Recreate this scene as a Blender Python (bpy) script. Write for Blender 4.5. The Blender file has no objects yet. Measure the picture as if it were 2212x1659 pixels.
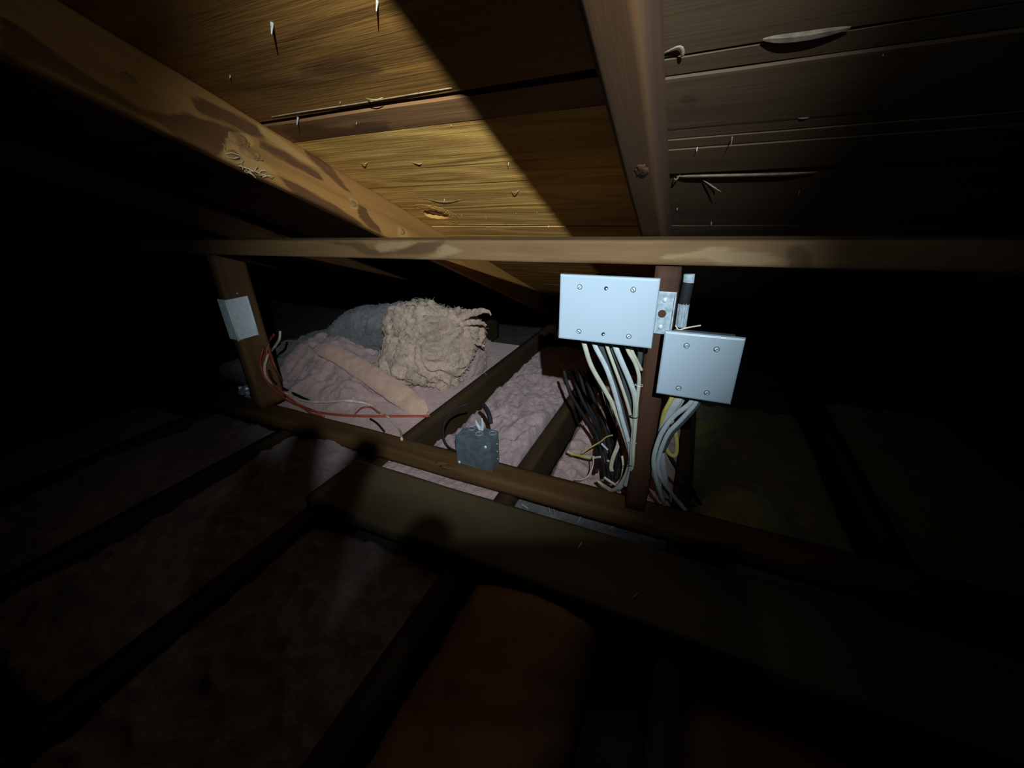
import bpy, bmesh, math, random
from mathutils import Vector, Matrix, noise

random.seed(7)
sc = bpy.context.scene
COL = sc.collection
# ------------------------------------------------------------------ camera
Z0 = 0.778                      # eye height above the ceiling board the joists stand on
FPX = 845.0
ya, th, ro, SL = math.radians(25.0), math.radians(24.34), math.radians(-1.316), math.radians(21.77)
Fv = Vector((-math.sin(ya)*math.cos(th), math.cos(ya)*math.cos(th), -math.sin(th)))
R0 = Vector((math.cos(ya), math.sin(ya), 0)); U0 = R0.cross(Fv)
Rv = R0*math.cos(ro) + U0*math.sin(ro); Uv = U0*math.cos(ro) - R0*math.sin(ro)
cam = bpy.data.cameras.new('camera'); camo = bpy.data.objects.new('camera', cam); COL.objects.link(camo)
cam.sensor_fit = 'HORIZONTAL'; cam.sensor_width = 36.0; cam.lens = FPX/2212*36.0
cam.clip_start = 0.01; cam.clip_end = 50
camo.matrix_world = Matrix(((Rv.x, Uv.x, -Fv.x, 0), (Rv.y, Uv.y, -Fv.y, 0), (Rv.z, Uv.z, -Fv.z, Z0), (0, 0, 0, 1)))
sc.camera = camo
# ------------------------------------------------------------------ world, light, exposure
w = bpy.data.worlds.new('world'); sc.world = w; w.use_nodes = True
w.node_tree.nodes['Background'].inputs[0].default_value = (0.0, 0.0, 0.0, 1)
w.node_tree.nodes['Background'].inputs[1].default_value = 0.0
LP = Vector((0.12, -0.145, 0.23))            # headlamp up and to the right behind the camera
_az, _el = math.radians(-29.0), math.radians(-18.2)
AIMD = Vector((math.cos(_el)*math.sin(_az), math.cos(_el)*math.cos(_az), math.sin(_el)))
for nm_, en_, sz_ in (('headlamp_beam', 84.0, 64.0), ('headlamp_spill', 3.0, 104.0)):      # hot spot and weak spill of the same lamp
    sp = bpy.data.lights.new(nm_, 'SPOT'); spo = bpy.data.objects.new(nm_, sp); COL.objects.link(spo)
    sp.energy = en_; sp.color = (0.74, 0.89, 1.0); sp.shadow_soft_size = 0.005
    sp.spot_size = math.radians(sz_); sp.spot_blend = 1.0
    spo.location = LP + Vector((0, 0, Z0)); spo.rotation_euler = AIMD.to_track_quat('-Z', 'Y').to_euler()
sc.view_settings.view_transform = 'Standard'; sc.view_settings.look = 'None'
sc.view_settings.exposure = 0.0; sc.view_settings.gamma = 1.0; sc.view_settings.use_curve_mapping = False

# ------------------------------------------------------------------ geometry helpers
def ray(px, py): return Fv*FPX + Rv*(px-1106.0) - Uv*(py-829.5)
def W(v): return Vector((v[0], v[1], v[2]+Z0))
def at_y(px, py, Y): r = ray(px, py); return r*(Y/r.y)
def at_z(px, py, Z): r = ray(px, py); return r*(Z/r.z)
NR = 0.335
SD = Vector((0, math.cos(SL), -math.sin(SL))); NV = Vector((0, math.sin(SL), math.cos(SL))); EX = Vector((1, 0, 0))
def roofp(px, py, n=NR):                      # -> (X, t) on the plane parallel to the roof
    r = ray(px, py); q = r*(n/r.dot(NV)); return q.x, q.dot(SD)
ROOFM = Matrix(((1, 0, 0, 0), (0, SD.y, NV.y, NV.y*NR), (0, SD.z, NV.z, NV.z*NR+Z0), (0, 0, 0, 1)))

def tag(o, label=None, cat=None, group=None, kind=None):
    if label: o['label'] = label
    if cat: o['category'] = cat
    if group: o['group'] = group
    if kind: o['kind'] = kind
    return o
def empty(name, M=None):
    o = bpy.data.objects.new(name, None); COL.objects.link(o); o.empty_display_size = 0.05
    if M is not None: o.matrix_world = M
    return o
def link(name, bm, mat, parent=None, M=None, smooth=False):
    me = bpy.data.meshes.new(name); bm.normal_update(); bm.to_mesh(me); bm.free()
    if smooth:
        for p in me.polygons: p.use_smooth = True
    me.materials.append(mat)
    o = bpy.data.objects.new(name, me); COL.objects.link(o)
    if parent: o.parent = parent
    if M is not None: o.matrix_local = M
    return o
def T(x, y, z): return Matrix.Translation((x, y, z))
def fr(v, s=1.0, o=4, H=0.9): return noise.fractal(Vector(v)*s, H, 2.0, o)

def grid_box(L, Wd, H, step=0.02, edge=0.0, wav=0.0, seed=0.0, round_=0.0, stepc=None):
    """closed box, long axis x, centred, cross-section points walked round so edges can be uneven"""
    stepc = stepc or step
    nx = max(1, int(L/step)); ny = max(1, int(Wd/stepc)); nz = max(1, int(H/stepc))
    r = round_
    pts = []
    for i in range(ny+1): pts.append((-Wd/2+Wd*i/ny, -H/2))
    for i in range(1, nz+1): pts.append((Wd/2, -H/2+H*i/nz))
    for i in range(1, ny+1): pts.append((Wd/2-Wd*i/ny, H/2))
    for i in range(1, nz): pts.append((-Wd/2, H/2-H*i/nz))
    bm = bmesh.new(); rows = []
    for k in range(nx+1):
        x = -L/2+L*k/nx; row = []
        for (y, z) in pts:
            yy, zz = y, z
            if r > 0:
                rr = r*(1+0.9*noise.noise(Vector((x*6+seed, math.copysign(3, y), math.copysign(3, z)))))
                rr = max(0.0008, min(rr, Wd/2.1, H/2.1))
                cy, cz = max(-Wd/2+rr, min(Wd/2-rr, y)), max(-H/2+rr, min(H/2-rr, z))
                d = Vector((y-cy, z-cz))
                if d.length > rr: d = d*(rr/d.length); yy, zz = cy+d.x, cz+d.y
            if wav:
                yy += wav*noise.noise(Vector((x*9+seed, y*20, 1.7)))*(1 if abs(y) > Wd*0.49 else 0)
                zz += wav*0.5*noise.noise(Vector((x*5+seed, y*12, 7.3)))
            row.append(bm.verts.new((x, yy, zz)))
        rows.append(row)
    n = len(pts)
    for a, b in zip(rows, rows[1:]):
        for i in range(n): bm.faces.new((a[i], a[(i+1) % n], b[(i+1) % n], b[i]))
    bm.faces.new(list(reversed(rows[0]))); bm.faces.new(rows[-1])
    bmesh.ops.recalc_face_normals(bm, faces=bm.faces)
    return bm
def box(x0, x1, y0, y1, z0, z1, bev=0.0, seg=2):
    bm = bmesh.new(); bmesh.ops.create_cube(bm, size=1)
    for v in bm.verts: v.co = Vector(((x0+x1)/2+v.co.x*(x1-x0), (y0+y1)/2+v.co.y*(y1-y0), (z0+z1)/2+v.co.z*(z1-z0)))
    if bev: bmesh.ops.bevel(bm, geom=list(bm.edges), offset=bev, segments=seg, profile=0.6, affect='EDGES')
    return bm
def smooth_path(P, n=8):
    P = [Vector(p) for p in P]
    if len(P) < 3: return P
    Q = [P[0]*2-P[1]] + P + [P[-1]*2-P[-2]]; out = []
    for i in range(1, len(Q)-2):
        a, b, c, d = Q[i-1:i+3]
        for k in range(n):
            t = k/n
            out.append(0.5*((2*b)+(c-a)*t+(2*a-5*b+4*c-d)*t*t+(3*b-a-3*c+d)*t**3))
    out.append(P[-1]); return out
def tube(P, ra, rb=None, sides=10, n=8, ref=Vector((0, -1, 0.2)), taper=None, bm=None, twist=0.0):
    rb = rb or ra; bm = bm or bmesh.new(); Q = smooth_path(P, n); rows = []
    N = len(Q)
    for i, q in enumerate(Q):
        t = (Q[min(i+1, N-1)]-Q[max(i-1, 0)]); t.normalize()
        s = t.cross(ref)
        if s.length < 1e-3: s = t.cross(Vector((1, 0.3, 0)))
        s.normalize(); u = s.cross(t)
        k = taper(i/(N-1)) if taper else 1.0
        tw = twist*i/(N-1)
        row = []
        for j in range(sides):
            a = 2*math.pi*j/sides
            c, d = math.cos(a)*ra*k, math.sin(a)*rb*k
            c2, d2 = c*math.cos(tw)-d*math.sin(tw), c*math.sin(tw)+d*math.cos(tw)
            row.append(bm.verts.new(q+s*c2+u*d2))
        rows.append(row)
    for a, b in zip(rows, rows[1:]):
        for j in range(sides): bm.faces.new((a[j], a[(j+1) % sides], b[(j+1) % sides], b[j]))
    bm.faces.new(rows[0]); bm.faces.new(list(reversed(rows[-1])))
    bmesh.ops.recalc_face_normals(bm, faces=bm.faces)
    return bm
def cyl(r, h, seg=16, r2=None):
    bm = bmesh.new(); bmesh.ops.create_cone(bm, cap_ends=True, segments=seg, radius1=r, radius2=r if r2 is None else r2, depth=h); return bm

# ------------------------------------------------------------------ materials
def newmat(name):
    m = bpy.data.materials.new(name); m.use_nodes = True; nt = m.node_tree; b = nt.nodes['Principled BSDF']
    return m, nt, b
def nd(nt, t, **k):
    n = nt.nodes.new(t)
    for a, v in k.items():
        if a.startswith('_'): setattr(n, a[1:], v)
        else: n.inputs[a].default_value = v
    return n
def mixc(nt, fac, a, b, blend='MIX'):
    n = nt.nodes.new('ShaderNodeMix'); n.data_type = 'RGBA'; n.blend_type = blend
    for i, v in ((0, fac), (6, a), (7, b)):
        if hasattr(v, 'links'): nt.links.new(v, n.inputs[i])
        elif i == 0: n.inputs[0].default_value = v
        else: n.inputs[i].default_value = (*v, 1) if len(v) == 3 else v
    return n.outputs[2]
def mth(nt, op, a, b=None, c=None, clamp=False):
    n = nt.nodes.new('ShaderNodeMath'); n.operation = op; n.use_clamp = clamp
    for i, v in enumerate((a, b, c)):
        if v is None: continue
        if hasattr(v, 'links'): nt.links.new(v, n.inputs[i])
        else: n.inputs[i].default_value = v
    return n.outputs[0]
def noise_t(nt, vec, scale, detail=4, rough=0.55, dist=0.0):
    n = nd(nt, 'ShaderNodeTexNoise'); n.inputs['Scale'].default_value = scale; n.inputs['Detail'].default_value = detail
    n.inputs['Roughness'].default_value = rough; n.inputs['Distortion'].default_value = dist
    nt.links.new(vec, n.inputs['Vector']); return n.outputs['Fac']
def ramp(nt, fac, stops):
    n = nt.nodes.new('ShaderNodeValToRGB'); nt.links.new(fac, n.inputs[0]); e = n.color_ramp.elements
    while len(e) < len(stops): e.new(0.5)
    for el, (p, c) in zip(e, stops): el.position = p; el.color = (c, c, c, 1) if not hasattr(c, '__len__') else (*c, 1)
    return n.outputs[0]
def wood(name, light, dark, stain, pale, grain=1.0, rings=34.0, bump=0.5, blotch=0.5, rough=0.75, stretch=7.0, bdist=0.0012, palef=0.6, ringf=1.0, warm=1.0):
    m, nt, b = newmat(name)
    light, dark, stain, pale = [(c[0], c[1]*(1-0.10*warm), c[2]*(1-0.27*warm)) for c in (light, dark, stain, pale)]
    tc = nd(nt, 'ShaderNodeTexCoord'); oi = nd(nt, 'ShaderNodeObjectInfo')
    off = nd(nt, 'ShaderNodeVectorMath', _operation='ADD'); nt.links.new(tc.outputs['Object'], off.inputs[0])
    cb = nd(nt, 'ShaderNodeCombineXYZ')
    r10 = mth(nt, 'MULTIPLY', oi.outputs['Random'], 17.0)
    for i in range(3): nt.links.new(r10, cb.inputs[i])
    nt.links.new(cb.outputs[0], off.inputs[1])
    mp = nd(nt, 'ShaderNodeMapping'); nt.links.new(off.outputs[0], mp.inputs['Vector']); mp.inputs['Scale'].default_value = (1.0, stretch, stretch)
    mp2 = nd(nt, 'ShaderNodeMapping'); nt.links.new(off.outputs[0], mp2.inputs['Vector']); mp2.inputs['Scale'].default_value = (1.0, 26, 26)
    base = noise_t(nt, mp.outputs[0], 1.6*grain, 2, 0.45)
    ring = mth(nt, 'SINE', mth(nt, 'MULTIPLY', base, rings*2))
    ring01 = mth(nt, 'MULTIPLY_ADD', ring, 0.5, 0.5)
    ringp = mth(nt, 'POWER', ring01, 2.5)
    fine = noise_t(nt, mp2.outputs[0], 8.0, 5, 0.65)
    bl = noise_t(nt, mp.outputs[0], 2.3, 4, 0.6, 0.8)
    c = mixc(nt, mth(nt, 'MULTIPLY', ringp, ringf), light, dark)
    c = mixc(nt, mth(nt, 'MULTIPLY', ramp(nt, fine, [(0.35, 0.0), (0.72, 1.0)]), 0.5), c, dark)
    c = mixc(nt, mth(nt, 'MULTIPLY', ramp(nt, bl, [(0.46, 0.0), (0.68, 1.0)]), blotch), c, stain)
    for an, cc in (('stain', stain), ('pale', pale)):
        at = nd(nt, 'ShaderNodeAttribute'); at.attribute_name = an
        e = noise_t(nt, mp.outputs[0], 14.0, 4, 0.65)
        f = mth(nt, 'ADD', at.outputs['Fac'], mth(nt, 'MULTIPLY_ADD', e, 1.5, -0.75))
        f2 = mth(nt, 'MULTIPLY', ramp(nt, f, [(0.30, 0.0), (0.70, 1.0)]), ramp(nt, at.outputs['Fac'], [(0.02, 0.0), (0.45, 1.0)]))
        f3 = mth(nt, 'MULTIPLY', f2, 0.88 if an == 'stain' else palef)
        c = mixc(nt, f3, c, mixc(nt, mth(nt, 'MULTIPLY', ringp, 0.25), cc, dark) if an == 'stain' else cc)
    nt.links.new(c, b.inputs['Base Color']); b.inputs['Roughness'].default_value = rough
    b.inputs['Specular IOR Level'].default_value = 0.25
    hgt = mth(nt, 'ADD', mth(nt, 'MULTIPLY', ring01, 0.6), mth(nt, 'MULTIPLY', fine, 0.9))
    bp = nd(nt, 'ShaderNodeBump'); bp.inputs['Strength'].default_value = bump; bp.inputs['Distance'].default_value = bdist
    nt.links.new(hgt, bp.inputs['Height']); nt.links.new(bp.outputs[0], b.inputs['Normal'])
    return m
def plain(name, col, rough=0.5, metal=0.0, nscale=0, namt=0.15, bump=0.0, bscale=200, col2=None, bdist=0.001, spec=0.5):
    m, nt, b = newmat(name)
    b.inputs['Roughness'].default_value = rough; b.inputs['Metallic'].default_value = metal; b.inputs['Base Color'].default_value = (*col, 1)
    b.inputs['Specular IOR Level'].default_value = spec
    tc = nd(nt, 'ShaderNodeTexCoord')
    if nscale:
        f = noise_t(nt, tc.outputs['Object'], nscale, 5, 0.6)
        c2 = col2 or tuple(c*(1-namt*3) for c in col)
        c = mixc(nt, ramp(nt, f, [(0.4, 0.0), (0.65, 1.0)]), col, c2); nt.links.new(c, b.inputs['Base Color'])
    if bump:
        f = noise_t(nt, tc.outputs['Object'], bscale, 4, 0.6)
        bp = nd(nt, 'ShaderNodeBump'); bp.inputs['Strength'].default_value = bump; bp.inputs['Distance'].default_value = bdist
        nt.links.new(f, bp.inputs['Height']); nt.links.new(bp.outputs[0], b.inputs['Normal'])
    return m
def fibre(name, c1, c2, c3, bdist=0.006, s=1.0):
    m, nt, b = newmat(name); b.inputs['Roughness'].default_value = 1.0; b.inputs['Specular IOR Level'].default_value = 0.1
    b.inputs['Sheen Weight'].default_value = 0.25
    tc = nd(nt, 'ShaderNodeTexCoord')
    a = noise_t(nt, tc.outputs['Object'], 9*s, 5, 0.6, 0.6); d = noise_t(nt, tc.outputs['Object'], 34*s, 5, 0.65, 1.5)
    h = noise_t(nt, tc.outputs['Object'], 120*s, 5, 0.75, 1.0)
    c = mixc(nt, ramp(nt, a, [(0.40, 0.0), (0.62, 1.0)]), c1, c2)
    c = mixc(nt, mth(nt, 'MULTIPLY', ramp(nt, d, [(0.45, 0.0), (0.72, 1.0)]), 0.55), c, c3)
    c = mixc(nt, mth(nt, 'MULTIPLY', ramp(nt, h, [(0.5, 0.0), (0.8, 1.0)]), 0.4), c, tuple(v*0.4 for v in c3))
    nt.links.new(c, b.inputs['Base Color'])
    bp = nd(nt, 'ShaderNodeBump'); bp.inputs['Strength'].default_value = 0.9; bp.inputs['Distance'].default_value = bdist
    nt.links.new(mth(nt, 'ADD', mth(nt, 'MULTIPLY', d, 1.0), mth(nt, 'MULTIPLY', h, 0.5)), bp.inputs['Height']); nt.links.new(bp.outputs[0], b.inputs['Normal'])
    return m

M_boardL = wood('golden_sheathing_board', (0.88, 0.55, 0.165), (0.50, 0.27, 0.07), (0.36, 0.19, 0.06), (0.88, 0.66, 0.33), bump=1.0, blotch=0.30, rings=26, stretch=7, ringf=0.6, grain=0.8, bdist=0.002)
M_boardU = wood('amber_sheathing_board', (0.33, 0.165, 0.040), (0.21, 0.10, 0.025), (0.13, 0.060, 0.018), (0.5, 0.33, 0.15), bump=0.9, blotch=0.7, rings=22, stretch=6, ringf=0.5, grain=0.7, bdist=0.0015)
M_boardR = wood('weathered_and_shade_board', (0.085, 0.056, 0.032), (0.058, 0.037, 0.021), (0.038, 0.022, 0.012), (0.16, 0.11, 0.07), bump=0.3, blotch=0.6, rings=10, stretch=8, ringf=0.35, grain=0.7)  # old wood on the right; far left its dark tone stands in for shade
M_strip = wood('reddish_split_board', (0.32, 0.165, 0.072), (0.20, 0.10, 0.043), (0.12, 0.055, 0.023), (0.42, 0.25, 0.12), bump=0.5, blotch=0.7, rings=14, ringf=0.5)
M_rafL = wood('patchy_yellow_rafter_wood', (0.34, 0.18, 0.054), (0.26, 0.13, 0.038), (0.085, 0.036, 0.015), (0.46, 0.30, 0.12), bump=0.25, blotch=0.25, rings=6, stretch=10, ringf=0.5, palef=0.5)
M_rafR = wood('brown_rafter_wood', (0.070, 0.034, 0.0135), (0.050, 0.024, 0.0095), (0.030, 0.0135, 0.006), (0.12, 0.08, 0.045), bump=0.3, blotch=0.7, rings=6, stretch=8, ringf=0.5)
M_head = wood('tan_header_wood', (0.155, 0.096, 0.044), (0.115, 0.068, 0.031), (0.068, 0.037, 0.017), (0.25, 0.19, 0.115), bump=0.35, blotch=0.55, rings=7, stretch=6, ringf=0.5, palef=0.55)
M_post = wood('reddish_brown_post_wood', (0.056, 0.025, 0.014), (0.042, 0.018, 0.010), (0.026, 0.011, 0.007), (0.09, 0.05, 0.03), bump=0.3, blotch=0.4, rings=10, stretch=12)
M_joist = wood('old_joist_wood', (0.056, 0.037, 0.018), (0.042, 0.027, 0.013), (0.026, 0.015, 0.007), (0.09, 0.06, 0.03), bump=0.3, blotch=0.5, rings=10, stretch=10)
M_plate = wood('orange_brown_plate_wood', (0.125, 0.070, 0.026), (0.088, 0.047, 0.018), (0.05, 0.026, 0.010), (0.2, 0.13, 0.06), bump=0.3, blotch=0.55, rings=8, stretch=8)
M_postL = wood('brown_left_post_wood', (0.16, 0.095, 0.045), (0.12, 0.068, 0.03), (0.07, 0.04, 0.02), (0.2, 0.13, 0.06), bump=0.3, blotch=0.5, rings=8, stretch=8)
M_walk = wood('dusty_walk_board', (0.112, 0.092, 0.055), (0.088, 0.071, 0.041), (0.062, 0.046, 0.024), (0.15, 0.12, 0.075), bump=0.2, blotch=0.4, rings=6, stretch=5)
M_raw = plain('raw_splintered_wood', (0.52, 0.37, 0.19), 0.8, nscale=60, bump=0.4)
M_rawR = plain('grey_splintered_wood', (0.22, 0.16, 0.105), 0.85, nscale=80, bump=0.5)
M_felt = plain('black_roofing_felt', (0.012, 0.011, 0.010), 0.95, nscale=30, bump=0.3)
M_drywall = plain('dusty_drywall_back', (0.10, 0.09, 0.075), 0.95, nscale=12, bump=0.3)
M_white = plain('white_enamel_plate', (0.32, 0.385, 0.43), 0.36, nscale=3, namt=0.01, bump=0.05, bscale=120)
M_galv = plain('galvanised_steel', (0.36, 0.43, 0.46), 0.45, 0.1, nscale=90, namt=0.14, bump=0.25, bscale=160)
M_galvb = plain('bright_galvanised_steel', (0.88, 0.98, 1.0), 0.45, 0.0, nscale=90, namt=0.05, bump=0.2, bscale=160)
M_pinkd = fibre('shade_dimmed_pink_fibreglass', (0.34, 0.25, 0.235), (0.27, 0.19, 0.18), (0.14, 0.10, 0.095))  # darker copy of the pink for the front bays, shade put into the colour
M_galvd = plain('dull_grey_box_steel', (0.115, 0.14, 0.15), 0.5, 0.2, nscale=60, namt=0.12, bump=0.2, bscale=140)
M_screw = plain('zinc_screw', (0.75, 0.82, 0.85), 0.3, 0.25, nscale=300, bump=0.1)
M_hole = plain('dark_hole', (0.01, 0.01, 0.01), 0.9, nscale=40)
M_nail = plain('bright_nail_steel', (0.62, 0.58, 0.48), 0.45, 0.3, nscale=200, bump=0.2)
M_cream = plain('cream_cable_jacket', (0.44, 0.42, 0.32), 0.45, nscale=40, namt=0.06, bump=0.1)
M_wcab = plain('white_cable_jacket', (0.42, 0.46, 0.45), 0.42, nscale=40, namt=0.06, bump=0.1)
M_gcab = plain('grey_cable_jacket', (0.055, 0.062, 0.062), 0.45, nscale=40, namt=0.08, bump=0.1)
M_bcab = plain('black_cable_jacket', (0.012, 0.011, 0.011), 0.7, nscale=40, bump=0.1, spec=0.25)
M_ycab = plain('yellow_cable_jacket', (0.46, 0.40, 0.10), 0.45, nscale=40, namt=0.06, bump=0.1)
M_rcab = plain('orange_red_cable_jacket', (0.36, 0.065, 0.032), 0.45, nscale=40, namt=0.08, bump=0.1)
M_dirty = plain('dirty_white_cable_jacket', (0.70, 0.56, 0.42), 0.5, nscale=50, namt=0.12, bump=0.15)
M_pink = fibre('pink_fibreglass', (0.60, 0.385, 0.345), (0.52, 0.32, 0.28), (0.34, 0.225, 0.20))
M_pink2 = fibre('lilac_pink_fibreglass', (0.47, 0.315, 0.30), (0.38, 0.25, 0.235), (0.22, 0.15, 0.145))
M_tan = fibre('dusty_tan_fibreglass', (0.72, 0.50, 0.35), (0.52, 0.36, 0.25), (0.20, 0.135, 0.095), bdist=0.010)
M_greyf = fibre('sooty_grey_fibreglass', (0.16, 0.15, 0.14), (0.26, 0.235, 0.215), (0.07, 0.065, 0.06))
M_smoothp = fibre('smooth_pink_fibreglass', (0.66, 0.40, 0.285), (0.60, 0.36, 0.26), (0.48, 0.30, 0.22), bdist=0.0015)
M_yelf = fibre('yellow_fibreglass', (0.30, 0.25, 0.06), (0.24, 0.20, 0.05), (0.12, 0.09, 0.03))
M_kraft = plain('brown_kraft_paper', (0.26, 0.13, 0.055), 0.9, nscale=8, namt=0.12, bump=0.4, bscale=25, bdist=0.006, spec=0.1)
M_film = plain('crinkled_clear_film', (0.45, 0.52, 0.56), 0.18, 0.4, bump=0.9, bscale=60, bdist=0.004)
M_phone = plain('black_phone_glass', (0.02, 0.02, 0.022), 0.2, nscale=5)
M_skin = plain('low_bounce_dark_hand', (0.045, 0.035, 0.030), 0.85, nscale=60, namt=0.05, bump=0.3, bscale=260, spec=0.1)  # hand colour darkened to bounce less lamp light; the glove is made up
M_sleeve = plain('dark_cotton_sleeve', (0.05, 0.055, 0.07), 0.9, nscale=90, bump=0.5, bscale=320)

# ------------------------------------------------------------------ stains as vertex attributes
def inpoly(p, poly):
    x, y = p; c = False; n = len(poly)
    for i in range(n):
        x1, y1 = poly[i]; x2, y2 = poly[i-1]
        if (y1 > y) != (y2 > y) and x < (x2-x1)*(y-y1)/(y2-y1)+x1: c = not c
    return c
def pdist(p, poly):
    d = 9e9; n = len(poly); P = Vector(p)
    for i in range(n):
        a = Vector(poly[i-1]); b = Vector(poly[i]); ab = b-a
        t = max(0, min(1, (P-a).dot(ab)/max(ab.length_squared, 1e-12))); d = min(d, (P-a-ab*t).length)
    return d
def paint(o, name, polys, uv, soft=0.006, face=None):
    """each vertex gets 0..1 for how deep it lies in a stain outline given on the face of the timber"""
    me = o.data; at = me.attributes.new(name, 'FLOAT', 'POINT')
    bb = [(min(p[0] for p in q)-soft, max(p[0] for p in q)+soft, min(p[1] for p in q)-soft, max(p[1] for p in q)+soft) for q in polys]
    for v in me.vertices:
        if face and not face(v.co): continue
        p = uv(v.co); val = 0.0
        for q, b in zip(polys, bb):
            if b[0] <= p[0] <= b[1] and b[2] <= p[1] <= b[3]:
                d = pdist(p, q); s = d if inpoly(p, q) else -d
                val = max(val, min(1, max(0, 0.5+s/soft*0.5)))
        at.data[v.index].value = val

# ================================================================== SETTING
floor = link('floor', box(-3.2, 3.2, -1.6, 2.75, -0.02, 0.0), M_drywall); tag(floor, kind='structure')
for nm, b_ in (('wall_left', (-3.22, -3.2, -1.6, 2.75, -0.02, 2.1)), ('wall_right', (3.2, 3.22, -1.6, 2.75, -0.02, 2.1)),
               ('wall_back', (-3.2, 3.2, -1.62, -1.6, -0.02, 2.1)), ('wall_front', (-3.2, 3.2, 2.75, 2.77, -0.02, 0.4))):
    tag(link(nm, box(*b_), M_joist), kind='structure')

ceil = empty('ceiling', ROOFM); tag(ceil, kind='structure')
link('roofing_felt', box(-3.2, 3.2, -1.9, 3.0, 0.0195, 0.024), M_felt, ceil)

def plank(x0, x1, t0, t1, mat, h=0.0, step=0.03, tilt=0.0, wav=0.0012, stepc=0.02, stains=None, pales=None):
    if x0 < -3.1 and -0.5 < x1 < 0:          # added joint over the yellow rafter; boards left of it darkened to imitate shade
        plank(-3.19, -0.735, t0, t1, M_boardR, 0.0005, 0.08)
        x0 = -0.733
    bm = grid_box(x1-x0, t1-t0, 0.018, step, wav=wav, seed=t0*31+x0, stepc=stepc, round_=0.0012)
    M = T((x0+x1)/2, (t0+t1)/2, 0.009+h) @ Matrix.Rotation(tilt, 4, 'X')
    o = link('plank', bm, mat, ceil, M)
    cx_, ct = (x0+x1)/2, (t0+t1)/2
    f = lambda c: c.z < 0
    if stains: paint(o, 'stain', stains, lambda c: (c.x+cx_, c.y+ct), 0.012, f)
    if pales: paint(o, 'pale', pales, lambda c: (c.x+cx_, c.y+ct), 0.006, f)
    return o
RJ = -0.085
# plank with the knot hole: a grid with an oval opening
KX, KT = roofp(941, 464)
def rp(*pts, n=NR): return [roofp(x, y, n) for x, y in pts]
dark1 = rp((645, 150), (700, 125), (760, 115), (795, 118), (770, 140), (730, 150), (690, 160), (650, 165))
dark2 = rp((700, 165), (760, 150), (800, 140), (830, 150), (790, 170), (740, 175))
pale1 = rp((700, 155), (720, 150), (712, 168))
crackA = rp((560, 50), (620, 36), (690, 40), (620, 42), (570, 58))
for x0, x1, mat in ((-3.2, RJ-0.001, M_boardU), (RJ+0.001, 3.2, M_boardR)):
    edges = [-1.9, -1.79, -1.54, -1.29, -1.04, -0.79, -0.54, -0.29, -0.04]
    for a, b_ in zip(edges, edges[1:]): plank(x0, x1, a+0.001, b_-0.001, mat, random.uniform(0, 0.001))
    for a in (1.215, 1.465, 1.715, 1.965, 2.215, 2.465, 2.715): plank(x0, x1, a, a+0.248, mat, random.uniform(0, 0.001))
# left bay boards in view
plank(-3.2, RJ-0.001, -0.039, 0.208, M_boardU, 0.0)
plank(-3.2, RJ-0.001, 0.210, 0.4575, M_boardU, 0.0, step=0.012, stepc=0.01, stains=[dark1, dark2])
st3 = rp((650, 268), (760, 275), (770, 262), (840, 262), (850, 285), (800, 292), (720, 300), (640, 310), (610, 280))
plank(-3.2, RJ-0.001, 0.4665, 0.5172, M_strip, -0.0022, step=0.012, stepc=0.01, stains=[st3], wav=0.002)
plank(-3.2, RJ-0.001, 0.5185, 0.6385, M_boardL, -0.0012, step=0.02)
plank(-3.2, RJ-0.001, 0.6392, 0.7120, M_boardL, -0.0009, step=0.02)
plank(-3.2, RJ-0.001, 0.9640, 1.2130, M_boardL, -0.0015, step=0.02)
# knot-hole plank
bm = bmesh.new(); x0, x1, t0, t1 = -3.2, RJ-0.001, 0.7142, 0.9610
plank(-3.19, -0.735, t0, t1, M_boardR, 0.0005, 0.08); x0 = -0.733  # far-left stretch in the dark board colour, standing in for shade
ra_, rb_ = 0.034, 0.033
def ringpts(k, z):
    out = []
    for i in range(40):
        a = 2*math.pi*i/40
        out.append(bm.verts.new((KX+math.cos(a)*ra_*k*(1+0.07*math.sin(3*a)), KT+math.sin(a)*rb_*k*(1+0.1*math.cos(2*a)), z+(0.0008*math.sin(i*1.9) if k < 1.2 else 0))))
    return out
lo, hi = ringpts(1.0, 0.0), ringpts(0.92, 0.018); mid = ringpts(1.35, 0.0)
def rect(z): return [bm.verts.new((x, t, z)) for x, t in ((x0, t0), (x1, t0), (x1, t1), (x0, t1))]
ro_, rh_ = rect(0.0), rect(0.018)
def loop_edges(vs):
    es = []
    for i in range(len(vs)):
        es.append(bm.edges.get((vs[i-1], vs[i])) or bm.edges.new((vs[i-1], vs[i])))
    return es
for i in range(40):
    bm.faces.new((lo[i-1], lo[i], hi[i], hi[i-1])); bm.faces.new((mid[i-1], mid[i], lo[i], lo[i-1]))
bmesh.ops.triangle_fill(bm, edges=loop_edges(ro_)+loop_edges(mid), use_beauty=True)
bmesh.ops.triangle_fill(bm, edges=loop_edges(rh_)+loop_edges(hi), use_beauty=True)
for i in range(4): bm.faces.new((ro_[i-1], ro_[i], rh_[i], rh_[i-1]))
bmesh.ops.recalc_face_normals(bm, faces=bm.faces)
bmesh.ops.translate(bm, verts=bm.verts, vec=(-KX, -KT, 0))
link('plank', bm, M_boardL, ceil, T(KX, KT, 0))
tag(link('knot_hole_lining', tube([(KX-0.030, KT+0.008, 0.015), (KX-0.012, KT+0.018, 0.013), (KX+0.012, KT+0.019, 0.013), (KX+0.030, KT+0.006, 0.015)], 0.0130, 0.004, ref=Vector((0, 0, 1))), M_raw, ceil), 'pale torn wood inside the knot hole')
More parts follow.
